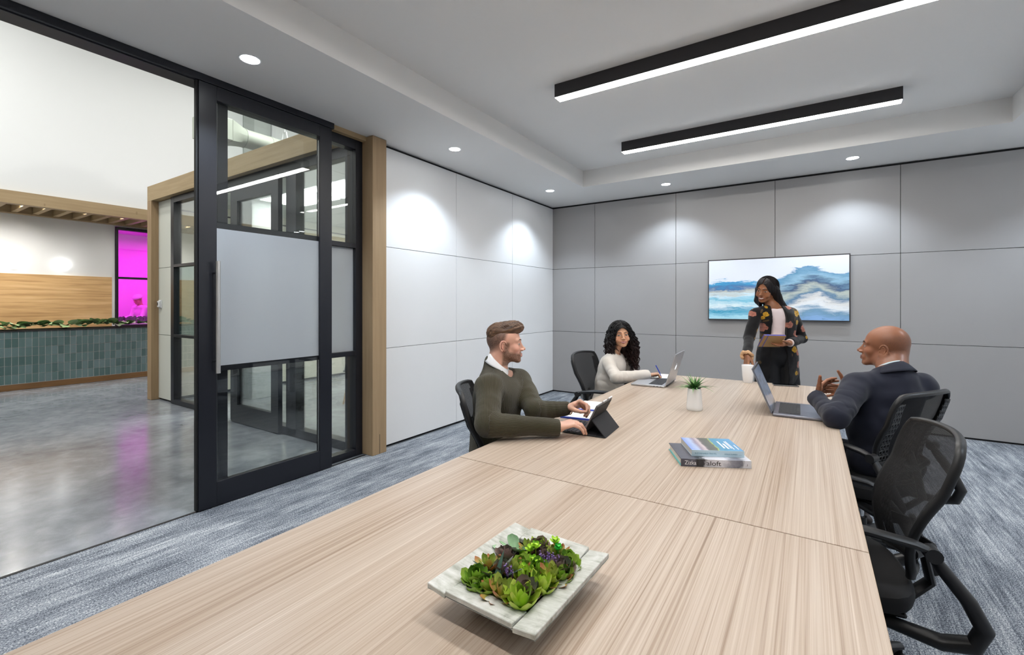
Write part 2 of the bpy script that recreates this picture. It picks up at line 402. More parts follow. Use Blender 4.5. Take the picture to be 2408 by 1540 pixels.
# timber frame of the glass front
struct(MB().box(-3.33, -3.12, 2.616, 2.768, 0, H - .003).obj('trim_2', MAT['post'], bevel=.004), 'tall timber post between glass front and white wall')
MB().box(-3.1205, -3.1195, 2.690, 2.694, .004, .17).obj('crack', MAT['joint black'], bpy.data.objects['trim_2'])
struct(MB().box(-3.33, -3.205, .25, 2.616, 2.70, 2.90).obj('trim_3', MAT['beam']), 'timber beam over the glass front')
struct(MB().box(-3.33, -3.12, .10, .25, 0, H - .003).obj('trim_4', MAT['post'], bevel=.004), 'timber post at the near end of the opening')
hd = MB(); hd.box(-3.205, -3.18, .25, 2.285, 2.694, 2.739); hd.box(-3.33, -3.205, .25, 1.50, 2.688, 2.6995); hd.box(-3.262, -3.205, .25, 2.285, 2.715, 2.739)
struct(hd.obj('trim_5', MAT['black metal'], bevel=.002), 'black sliding door track under the ceiling')

# sliding door leaf
BM = MAT['black metal']
d1 = thing('door_1', 'black framed sliding glass door with frosted band', None, (-3.203, 1.318, 0), kind='structure')
DX0, DX1, DW = -.022, .022, .945            # leaf thickness, width along y
MB().box(DX0, DX1, 0, .104, .006, 2.69).obj('stile', BM, d1, bevel=.002)
MB().box(DX0, DX1, DW - .105, DW, .006, 2.69).obj('stile', BM, d1, bevel=.002)
MB().box(DX0, DX1, .1045, DW - .1055, 2.60, 2.69).obj('rail', BM, d1, bevel=.002)
MB().box(DX0, DX1, .1045, DW - .1055, .006, .158).obj('rail', BM, d1, bevel=.002)
MB().box(DX0 - .004, -.004, .1045, DW - .1055, 1.785, 1.825).obj('rail', BM, d1, bevel=.002)
MB().box(DX0 - .004, -.004, .1045, DW - .1055, .862, .898).obj('rail', BM, d1, bevel=.002)
MB().box(-.003, .003, .1045, DW - .1055, .158, 2.60).obj('glass_pane', MAT['glass'], d1)
MB().box(.0032, .0042, .1045, DW - .1055, .898, 1.785).obj('frosted_film', MAT['frost'], d1)
hn = MB().cyl((.066, .092, .859), (.066, .092, 1.568), .0135, 20).obj('pull_handle', MAT['brushed steel'], d1, smooth=True)
for z in (.938, 1.498): MB().cyl((.02, .085, z), (.066, .088, z), .010, 14).obj('peg', MAT['chrome'], hn, smooth=True)
# floor guide and edge seal
MB().box(-.012, .012, -.012, 0, .01, 2.69).obj('edge_seal', MAT['black rubber'], d1)

# fixed sidelight beside the post
w1 = thing('window_1', 'black framed fixed glass sidelight next to the timber post', None, (0, 0, 0), kind='structure')
X0, X1 = -3.33, -3.25
def frame_piece(n, *b): return MB().box(*b).obj(n, BM, w1, bevel=.0025)
frame_piece('stile', X0, X1, 2.545, 2.614, 0, 2.70); frame_piece('stile', X0, X1, 1.455, 1.52, 0, 2.688)
frame_piece('rail', X0, X1, 1.52, 2.545, 2.62, 2.70); frame_piece('rail', X0, X1, 1.52, 2.545, 0, .055)
frame_piece('rail', X0, X1, 1.52, 2.545, 1.775, 1.815); frame_piece('rail', X0, X1, 1.52, 2.545, .858, .898)
for z0, z1 in ((.055, .858), (.898, 1.775), (1.815, 2.62)):
    MB().box(-3.293, -3.287, 1.52, 2.545, z0, z1).obj('glass_pane', MAT['glass'], w1)
MB().box(-3.2865, -3.2855, 2.27, 2.545, .898, 1.775).obj('frosted_film', MAT['frost'], w1)

# ------------------------------------------------------------------ the office across the lobby
OY = 2.52
struct(MB().box(-7.60, -7.47, OY, OY + .14, 0, 2.70).obj('trim_6', MAT['post'], bevel=.003), 'timber corner post of the office across the lobby')
struct(MB().box(-7.60, -3.34, OY, OY + .14, 2.70, 2.905).obj('trim_7', MAT['beamx'], bevel=.003), 'timber beam over the office glass wall')
po = struct(MB().box(-7.47, -7.02, OY + .10, OY + .16, 0, 2.70).obj('wall_office_front', MAT['joint black']), 'pale panels beside the office glass wall')
for z0, z1 in ((.02, .885), (.885, 1.79), (1.79, 2.695)): MB().box(-7.468, -7.022, OY + .085, OY + .10, z0 + .003, z1 - .003).obj('panel', MAT['office panel'], po)
struct(MB().box(-7.35, -7.25, 2.66, 8.2, 0, 2.72).obj('wall_office_left', MAT['office cream']), 'cream side wall inside the office')
struct(MB().box(-7.25, -3.45, 8.1, 8.2, 0, 2.72).obj('wall_office_back', MAT['office cream']), 'cream rear wall inside the office')
struct(MB().box(-3.45, -3.35, 2.66, 8.2, 0, 2.72).obj('wall_office_right', MAT['office cream']), 'office side of the white wall')
oc = struct(MB().box(-7.35, -3.35, 2.66, 8.2, 2.735, 2.76).obj('ceiling_office', MAT['joint black']), 'acoustic tile ceiling of the office')
OLP = ((1, 1), (2, 1), (1, 5), (2, 5))  # the deep pair is added to brighten the office
for i in range(4):
    for j in range(9):
        x0, y0 = -7.25 + i * 1.0, 2.68 + j * .61
        if (i, j) in OLP: continue
        MB().box(x0 + .006, x0 + .994, y0 + .006, y0 + .604, 2.715, 2.736).obj('tile', MAT['office ceiling'], oc)
struct(MB().box(-7.249, -7.236, 2.66, 8.1, 2.58, 2.60).obj('trim_8', MAT['joint black'], None), 'thin black line along the top of the office wall')
struct(MB().box(-7.249, -7.238, 2.66, 8.1, 0, .03).obj('baseboard_office', MAT['joint black']), 'black skirting of the office wall')
for k, (i, j) in enumerate(OLP):
    x0, y0 = -7.25 + i * 1.0, 2.68 + j * .61
    t = thing('ceiling_light_panel', ['bright square ceiling light panel in the office, left one', 'bright square ceiling light panel in the office, right one', 'added light panel deep in the office, left one', 'added light panel deep in the office, right one'][k], 'light', (x0, y0, 2.70), group='office ceiling light panels')
    MB().box(0, 1.0, 0, .61, .012, .030).obj('frame', MAT['white plastic'], t)
    MB().box(.03, .97, .03, .58, .006, .0118).obj('diffuser', m_emit('office panel glow', (1, 1, .97, 1), 16.0), t)
ow = thing('window_2', 'black framed glass wall of the office across the lobby', None, (0, 0, 0), kind='structure')
Y0, Y1 = OY + .06, OY + .15
def op(n, x0, x1, z0, z1, y0=Y0, y1=Y1): return MB().box(x0, x1, y0, y1, z0, z1).obj(n, BM, ow, bevel=.002)
op('mullion', -7.02, -6.93, 0, 2.70); op('mullion', -6.34, -6.28, 0, 2.70)
op('rail', -6.93, -6.34, 2.62, 2.70); op('rail', -6.93, -6.34, 0, .06); op('rail', -6.93, -6.34, 1.78, 1.815); op('rail', -6.93, -6.34, .87, .905)
op('rail', -6.28, -3.36, 2.60, 2.70); op('mullion', -5.46, -5.36, 0, 2.60); op('mullion', -4.36, -4.19, 0, 2.60); op('mullion', -3.44, -3.36, 0, 2.60)
op('rail', -5.36, -3.44, 0, .08); op('rail', -4.19, -3.44, .87, .905); op('rail', -4.19, -3.44, 1.78, 1.815)
for x0, x1 in ((-6.93, -6.34), (-5.36, -4.36), (-4.19, -3.44)):
    MB().box(x0, x1, OY + .10, OY + .106, .06, 2.62).obj('glass_pane', MAT['glass'], ow)
MB().box(-6.93, -6.34, OY + .094, OY + .0945, .905, 1.78).obj('frosted_film', m_glass('light frost', (.80, .86, .86, 1), .5), ow)
d2 = thing('door_2', 'black framed sliding door of the office, standing open', None, (-5.36, OY + .02, 0), kind='structure')
MB().box(0, .13, 0, .045, .01, 2.60).obj('stile', BM, d2); MB().box(.80, .93, 0, .045, .01, 2.60).obj('stile', BM, d2)
MB().box(.13, .80, 0, .045, 2.42, 2.60).obj('rail', BM, d2); MB().box(.13, .80, 0, .045, .01, .20).obj('rail', BM, d2)
MB().box(.13, .80, .02, .026, .20, 2.42).obj('glass_pane', MAT['glass'], d2)
struct(MB().box(-6.62, -6.36, 3.28, 3.62, 0, 2.715).obj('wall_office_pillar', MAT['white paint'], bevel=.004), 'white square pillar inside the office')
t = thing('wall_thermostat', 'small white thermostat on the pale office panel', 'thermostat', (-7.40, OY + .085, 1.30))
MB().box(-.045, .045, -.012, 0, -.055, .055).obj('back_plate', MAT['white plastic'], t, bevel=.004)
MB().box(-.038, .030, -.030, -.012, -.042, .042).obj('housing', MAT['white plastic'], t, bevel=.006)
MB().box(-.032, -.006, -.0312, -.030, -.02, .022).obj('display', plain('thermostat display', C(70, 62, 58), .3), t)

t = thing('side_chair', 'grey shell chair on wooden legs inside the office', 'chair', (-5.10, 4.06, 0), R(140))
shell = plain('grey shell', C(62, 66, 72), .6, var=.05)
MB().grid(lambda u, v: ((u - .5) * .44, -.20 + .40 * v, .42 + .02 * (2 * u - 1) ** 2 - .015 * math.sin(math.pi * v)), 8, 8).obj('seat', shell, t, smooth=True).modifiers.new('t', 'SOLIDIFY').thickness = .02
MB().grid(lambda u, v: ((u - .5) * (.44 - .06 * v), -.20 - .08 * v + .05 * (2 * u - 1) ** 2, .44 + .36 * v), 8, 8).obj('backrest', shell, t, smooth=True).modifiers.new('t', 'SOLIDIFY').thickness = .02
for x in (-1, 1):
    for y in (-1, 1): MB().tube([(x * .13, y * .12, .41), (x * .20, y * .20, 0)], [.017, .011], 10).obj('leg', MAT['oak'], t, smooth=True)

# ------------------------------------------------------------------ the lobby
struct(MB().box(-10.22, -10.10, -9, 13, 3.0, 7.2).obj('wall_lobby', MAT['lobby white']), 'tall white lobby wall above the timber trellis')
struct(MB().box(-11.35, -11.20, -9, 3.20, 0, 3.0).obj('wall_alcove', MAT['lobby white']), 'white alcove wall with two oval lamps')
struct(MB().box(-11.35, -11.20, 4.95, 13, 0, 3.0).obj('wall_alcove_far', MAT['lobby white']), 'white alcove wall beyond the grow room window')
struct(MB().box(-11.35, -11.20, 3.20, 4.95, 2.80, 3.0).obj('wall_alcove_head', MAT['lobby white']), 'wall over the grow room window')
struct(MB().box(-11.35, -11.20, 3.20, 4.95, 0, .85).obj('wall_alcove_sill', MAT['lobby white']), 'wall under the grow room window')
struct(MB().box(-16, -3.0, -9, 13, 7.2, 7.3).obj('ceiling_lobby', plain('lobby deck', C(200, 204, 192), .8, var=.03, scale=2)), 'high lobby ceiling')
struct(MB().box(-16, -3.35, 12.9, 13, 0, 7.2).obj('wall_lobby_end', plain('lobby end', C(168, 172, 150), .8, var=.03, scale=2)), 'olive grey end wall of the lobby')
struct(MB().box(-3.35, -3.25, 2.8, 13, 2.95, 7.2).obj('wall_lobby_upper', MAT['lobby white']), 'upper lobby wall above the meeting room')
struct(MB().box(-3.34, -3.2, -9, RY0 - .1, 0, 7.2).obj('wall_lobby_side', MAT['lobby white']), 'lobby wall beside the meeting room')
struct(MB().box(-3.345, -3.18, RY0, 2.8, 2.905, 7.2).obj('wall_lobby_over', MAT['lobby white']), 'lobby wall over the glass front')
struct(MB().box(-16, -3.2, -9.1, -9, 0, 7.2).obj('wall_lobby_south', MAT['lobby white']), 'far end wall of the lobby')
gb = plain('lobby band', C(170, 176, 172), .6, var=.02)
struct(MB().box(-10.10, -10.06, 5.02, 5.24, 3.0, 7.2).obj('trim_9', gb), 'grey vertical band on the lobby wall')
struct(MB().box(-10.10, -10.04, 5.62, 5.70, 3.0, 7.2).obj('trim_10', MAT['white paint']), 'white vertical pipe chase on the lobby wall')
struct(MB().box(-10.10, -10.07, 5.24, 5.60, 3.0, 7.2).obj('trim_11', plain('lobby band pale', C(196, 202, 198), .6)), 'pale grey vertical band on the lobby wall')
t = thing('air_duct', 'pale round air duct seen through the upper door glass', 'duct', (-8.4, 3.6, 4.24))
MB().box(-.24, .24, -.12, .30, -.18, .18).obj('plenum', MAT['duct metal'], t, bevel=.01)
def duct_taper(u, v):
    a = 2 * math.pi * v; k = u
    cx, cz = math.cos(a), math.sin(a); m = max(abs(cx), abs(cz))
    return ((1 - k) * .24 * cx / m + k * .165 * cx, .30 + .28 * u, (1 - k) * .18 * cz / m + k * .165 * cz)
MB().grid(duct_taper, 4, 24).obj('taper', MAT['duct metal'], t, smooth=True)
MB().cyl((0, .58, 0), (0, 5.0, 0), .16, 28).obj('pipe', MAT['duct metal'], t, smooth=True)
for y in (.59, 1.05, 1.6, 2.65): MB().tube([(0, y, 0), (0, y + .02, 0)], .169, 28).obj('seam_ring', MAT['duct metal'], t, smooth=True)
for y in (1.35,): MB().tube([(-.16, y, 0), (-.05, y, .34), (.05, y, .34), (.16, y, 0)], .012, 6, flat=.5).obj('hanger', MAT['white plastic'], t)
MB().cyl((0, 1.35, .34), (0, 1.35, 2.95), .006, 6).obj('rod', MAT['white plastic'], t)
# lobby high-bay lamps
for k, (x, y) in enumerate(((-6.2, -2.5), (-6.2, 1.0), (-8.6, -0.5), (-7.0, 4.4), (-5.6, 6.6), (-9.2, 9))):
    t = thing('high_bay_lamp', 'round high bay lamp hung under the lobby ceiling, lamp %s' % ['over the near lobby', 'over the lobby middle', 'near the trellis', 'by the grey band', 'above the office', 'by the end wall'][k], 'lamp', (x, y, 6.3), group='lobby high bay lamps')
    MB().lathe([(.05, .25), (.08, .2), (.22, .02), (.23, 0)], 20).obj('shade', MAT['white plastic'], t, smooth=True)
    MB().lathe([(.20, -.004), (.20, .004)], 20).obj('lens', m_emit('bay lens', (1, 1, .98, 1), 12) if 'bl' not in MAT else MAT['bl'], t)
    MB().cyl((0, 0, .25), (0, 0, .9), .008, 8).obj('cord', MAT['black rubber'], t)
    light('high_bay_light', 'AREA', (0, 0, -.02), P_BAY, (1, .985, .95), t, shape='DISK', size=.5)

# ceiling fixtures of the meeting room
lin_em = m_emit('linear diffuser', (1, .97, .93, 1), P_LINEAR)
for k, y in enumerate((4.49, 3.04, 1.59, .14)):
    lab = ['long black linear ceiling light nearest the grey wall', 'long black linear ceiling light, second from the grey wall', 'linear ceiling light above the camera', 'linear ceiling light behind the camera'][k]
    t = thing('linear_ceiling_light', lab, 'light', (-1.60, y, HT), group='black linear ceiling lights')
    MB().box(0, 2.19, 0, .088, -.098, 0).obj('housing', MAT['fixture black'], t, bevel=.001, seg=1)
    MB().box(.003, 2.187, .003, .085, -.1005, -.0982).obj('diffuser', lin_em, t)
dl_em = m_emit('downlight lens', (.93, .97, 1, 1), 22)
DLS = [(-2.765, 1.416, 'downlight in the soffit over the sliding door'), (-2.765, 3.272, 'downlight in the soffit beside the timber post'), (-2.765, 5.13, 'downlight in the soffit nearest the wall corner'),
       (-1.448, 5.612, 'downlight over the left part of the grey wall'), (.355, 5.612, 'downlight over the right edge of the screen'), (2.0, 5.3, 'downlight in the far right soffit'),
       (-2.765, -.44, 'downlight in the near left soffit'), (1.80, 3.4, 'downlight in the right soffit, far one'), (1.80, 1.5, 'downlight in the right soffit, near one')]
for x, y, lab in DLS:
    t = thing('recessed_downlight', 'round ' + lab, 'light', (x, y, H), group='recessed downlights')
    MB().lathe([(.050, 0), (.050, -.003), (.0585, -.0035), (.060, 0)], 28).obj('trim_ring', MAT['white plastic'], t, smooth=True)
    MB().lathe([(.050, -.0042), (.050, -.0036)], 28).obj('lens', dl_em, t)
    light('downlight_beam', 'SPOT', (0, 0, -.012), P_DOWN * 1.15, (.76, .88, 1.0), t, spot_size=R(116), spot_blend=.6, shadow_soft_size=.05)

# trellis over the planter counter
struct(MB().box(-10.16, -10.03, -3.2, 6.4, 2.815, 3.005).obj('trim_12', MAT['beam']), 'timber beam of the trellis over the tiled counter')
struct(MB().box(-11.2, -11.07, -3.2, 6.4, 2.815, 2.95).obj('trim_13', MAT['beam']), 'timber ledger along the alcove wall')
tr = thing('trim_14', 'timber trellis slats across the alcove', None, (0, 0, 0), kind='structure')
sl = MB().box(-11.07, -10.16, -.035, .035, 2.83, 2.94).mesh('slat'); sl.materials.append(MAT['beamx'])
for i in range(30): place('slat', sl, tr, (0, -1.4 + .25 * i, 0))
struct(MB().box(-11.2, -10.16, -3.2, 6.4, 3.0, 3.04).obj('ceiling_alcove', MAT['lobby white']), 'alcove ceiling above the slats')
for k, y in enumerate((-.9, -.15, .6, 1.22, 1.72, 2.09, 2.59, 3.09, 3.59)):  # extra lamps added along the slats to brighten the alcove
    t = thing('trellis_spot', 'small bright trellis lamp, in a row with extra lamps added, number %s from the left' % ['one', 'two', 'three', 'four', 'five', 'six', 'seven', 'eight', 'nine'][k], 'light', (-10.38, y, 2.90), group='trellis lamps')
    MB().lathe([(.06, 0), (.065, .05), (.05, .095)], 16).obj('can', MAT['white plastic'], t, smooth=True)
    MB().lathe([(.055, -.004), (.055, -.001)], 16).obj('lens', m_emit('trellis lens', (1, .93, .82, 1), 25), t)
    light('trellis_light', 'SPOT', (0, 0, -.02), P_TRELLIS * 4, (1, .95, .88), t, spot_size=R(165), spot_blend=1.0, shadow_soft_size=.06)
for k, y in enumerate((1.846, 2.454)):
    t = thing('oval_wall_lamp', ['glowing white oval wall lamp, left one above the wood panel', 'glowing white oval wall lamp, right one near the magenta window'][k], 'lamp', (-11.2, y, 2.0), group='oval wall lamps')
    MB().sphere((.04, 0, 0), .085, 24, 14, (.5, 1, .92)).obj('globe', m_emit('oval lamp glow', (1, 1, 1, 1), 4.5), t, smooth=True)
    MB().cyl((.0, 0, 0), (.02, 0, 0), .05, 20).obj('wall_plate', MAT['white plastic'], t, smooth=True)
t = MB().box(-11.2, -11.175, -2.6, 3.15, .3, 1.815).obj('wood_wall_panel', MAT['oak'], bevel=.002)
tag(t, 'wide light oak panel on the alcove wall behind the tiled counter', 'panel')

# tiled counter with leaves on top
pc = thing('tiled_counter', 'long counter clad in teal vertical tiles with dark top', 'counter', (-10.03, 0, 0))
MB().box(-.42, -.0035, -2.6, 4.9, .09, .885).obj('core', plain('grout', C(206, 204, 200), .85, var=.03), pc)
MB().box(-.40, -.004, -2.6, 4.9, 0, .092).obj('plinth', MAT['darkoak'], pc)
MB().box(-.44, .012, -2.6, 4.9, .885, .903).obj('top_board', MAT['joint black'], pc, bevel=.002)
def m_tile():
    t = NT('teal glazed tile'); oi = t.a('ObjectInfo'); v = t.coord('Object')
    n = t.noise(v, 9, 3); 
    c = t.ramp(oi.outputs['Random'], [(0, C(70, 98, 94)), (.5, C(88, 114, 111)), (1, C(104, 126, 126))])
    c = t.mix(t.math('MULTIPLY', n, .35), c, C(96, 108, 116)); t.pbr(c, .22, 0, t.bump(n, .25, .002), .5); return t.m
TW, TZ = .0722, .1372
tz = [(.0945 + TZ * i, min(.0945 + TZ * (i + 1), .884)) for i in range(6)]
tm = m_tile(); tmesh = []
for z0, z1 in tz:
    me = MB().box(-.012, 0, 0.0028, TW - .0028, z0 + .0028, z1 - .0028).mesh('tile'); me.materials.append(tm); tmesh.append(me)
for i in range(44):
    for me in tmesh: place('tile', me, pc, (0, 1.0 + TW * i, 0))
rest = MB()
for i in range(-30, 0):
    for z0, z1 in tz: rest.box(-.012, 0, 1.0 + TW * i + .0028, 1.0 + TW * (i + 1) - .0028, z0 + .0028, z1 - .0028)
tag(rest.obj('tile_field', tm, pc), kind='stuff')
rnd = random.Random(4)
def leaf_mesh(name, L, W, bend=.25, fold=.25, nu=6, tip=1.0, thick=0.0):
    """pointed oval leaf along +Y, curved down"""
    def fn(u, v):
        wv = math.sin(math.pi * min(1, u ** .8)) ** .8 * (1 if u < .55 else 1)
        x = (v - .5) * W * wv; y = L * u
        return (x, y, -bend * L * u * u + fold * abs(x) + thick * (1 - (2 * v - 1) ** 2) * wv)
    return MB().grid(fn, nu, 4).mesh(name, True)
tf = thing('trailing_foliage', 'row of green heart shaped leaves along the counter top', 'plant', (-10.22, 0, .903))
lms = []
for k, cc in enumerate((C(112, 140, 94), C(140, 168, 118), C(82, 102, 66), C(170, 190, 146))):
    me = leaf_mesh('leaf', .17, .125, .30, .22); me.materials.append(plain('counter leaf %d' % k, cc, .45, var=.2, scale=14)); lms.append(me)
MB().box(-.05, .05, .3, 4.6, 0, .012).obj('stem', plain('leaf stem', C(50, 60, 36), .7), tf)
for i in range(110):
    y = .9 + 3.0 * i / 110 + rnd.uniform(-.03, .03); rot = Matrix.Rotation(rnd.uniform(-2.6, -.4), 3, 'Z') @ Matrix.Rotation(rnd.uniform(.0, .95), 3, 'X') @ Matrix.Rotation(rnd.uniform(-.5, .5), 3, 'Y')
    s = rnd.uniform(.7, 1.15); place('leaf', lms[rnd.choice((0, 0, 1, 1, 2, 3))], tf, (rnd.uniform(-.05, .08), y, rnd.uniform(.045, .07)), rot, (s, s, s))

# magenta lit growing room behind its window
w3 = thing('window_3', 'black framed window glowing magenta at the end of the alcove', None, (-11.2, 0, 0), kind='structure')
for a in ((-.06, .03, 3.205, 3.245, .86, 2.79), (-.06, .03, 4.90, 4.945, .86, 2.79)): MB().box(*a).obj('stile', BM, w3)
for a in ((-.06, .03, 3.245, 4.90, 2.735, 2.79), (-.06, .03, 3.245, 4.90, .86, .90), (-.06, .03, 3.245, 4.90, 1.79, 1.83)): MB().box(*a).obj('rail', BM, w3)
for z0, z1 in ((.90, 1.79), (1.83, 2.735)): MB().box(-.03, -.024, 3.245, 4.90, z0, z1).obj('glass_pane', MAT['glass'], w3)
gw = MAT['white paint']
struct(MB().box(-14.1, -14.0, 2.2, 7.5, 0, 3).obj('wall_grow_back', gw), 'rear wall of the growing room')
struct(MB().box(-14.0, -11.35, 2.1, 2.2, 0, 3).obj('wall_grow_side', gw), 'side wall of the growing room')
struct(MB().box(-14.0, -11.35, 7.4, 7.5, 0, 3).obj('wall_grow_far', gw), 'far wall of the growing room')
struct(MB().box(-14.1, -11.35, 2.1, 7.5, 3, 3.06).obj('ceiling_grow', gw), 'ceiling of the growing room')
gl_ = [('left', 3.4), ('right', 5.0)]
for nm, y in gl_:
    t = thing('grow_light', 'magenta grow light bar under the growing room ceiling, ' + nm, 'light', (-12.6, y, 2.93), group='grow lights')
    MB().box(-.9, .9, -.06, .06, 0, .05).obj('housing', MAT['white plastic'], t)
    MB().box(-.88, .88, -.05, .05, -.008, -.001).obj('tube', m_emit('grow glow', (1, .06, .92, 1), 2.5), t)
    light('grow_lamp', 'AREA', (0, 0, -.03), P_PURPLE * 3, (1, .03, .86), t, shape='RECTANGLE', size=1.7, size_y=.1)
t = thing('steel_cabinet', 'tall grey perforated post inside the growing room', 'cabinet', (-11.95, 3.34, 0))
MB().box(-.12, .12, -.10, .10, 0, 2.28).obj('upright', plain('galvanised', C(150, 146, 150), .5, .3, var=.1), t, bevel=.004)
for i in range(10): MB().box(.119, .122, .05, .065, .9 + .12 * i, .93 + .12 * i).obj('slot', MAT['joint black'], t)
t = thing('growing_bench', 'bench in the growing room carrying trays of seedlings', 'bench', (-12.5, 3.3, 0))
MB().box(-.35, .35, 0, 2.6, .82, .90).obj('top', MAT['white plastic'], t)
for x in (-.3, .3):
    for y in (.1, 2.5): MB().box(x - .03, x + .03, y - .03, y + .03, 0, .82).obj('leg', MAT['white plastic'], t)
sd = MB(); rs = random.Random(9)
for i in range(900):
    x, y = rs.uniform(-.33, .33), rs.uniform(.05, 2.5); h = rs.uniform(.05, .15); a = rs.uniform(0, 6.3); q = .035
    sd.add([(x, y, .90), (x + q * math.cos(a), y + q * math.sin(a), .90 + h * .8), (x, y, .90 + h), (x - q * math.cos(a), y - q * math.sin(a), .90 + h * .8)], [(0, 1, 2, 3)])
o = sd.obj('seedlings', plain('seedling leaf', C(120, 110, 130), .6, var=.3, scale=30)); o.location = (-12.5, 3.3, 0)
tag(o, 'dense seedlings on the growing room bench', 'seedlings', None, 'stuff')

# the shell above is drawn for a room 2.74 high; the room is 3.00 m high
US = 3.0 / 2.74
tops = [o for o in COL.objects if o.parent is None and o is not cam]
for o in tops: o.location = o.location * US  # whole shell scaled outward from the floor point under the camera
resize(tops, US)
# ------------------------------------------------------------------ conference tables
TZ_ = .76
for k, (y0, y1) in enumerate(((1.531, 4.391), (-1.333, 1.527))):
    t = thing('conference_table', ['light oak laminate table at the far end, laptops and people around it', 'light oak laminate table nearest the camera carrying the succulent tray'][k], 'table', (-1.269, y0, 0), group='conference tables pushed end to end')
    L = y1 - y0
    MB().box(0, 1.400, 0, L, TZ_ - .03, TZ_).obj('table_top', MAT['table'], t, bevel=.0015, seg=2)
    eb = MB(); eb.box(-.0008, 0, 0, L, TZ_ - .0295, TZ_ - .0015); eb.box(1.400, 1.4008, 0, L, TZ_ - .0295, TZ_ - .0015)
    eb.obj('edge_band', plain('edge band', C(186, 160, 134), .5, var=.05), t)
    for x in (.14, 1.26):
        for y in (.14, L - .14): MB().box(x - .03, x + .03, y - .03, y + .03, 0, TZ_ - .03).obj('leg', MAT['black metal'], t, bevel=.003)
    for x in (.14, 1.26): MB().box(x - .02, x + .02, .17, L - .17, TZ_ - .09, TZ_ - .03).obj('apron', MAT['black metal'], t)

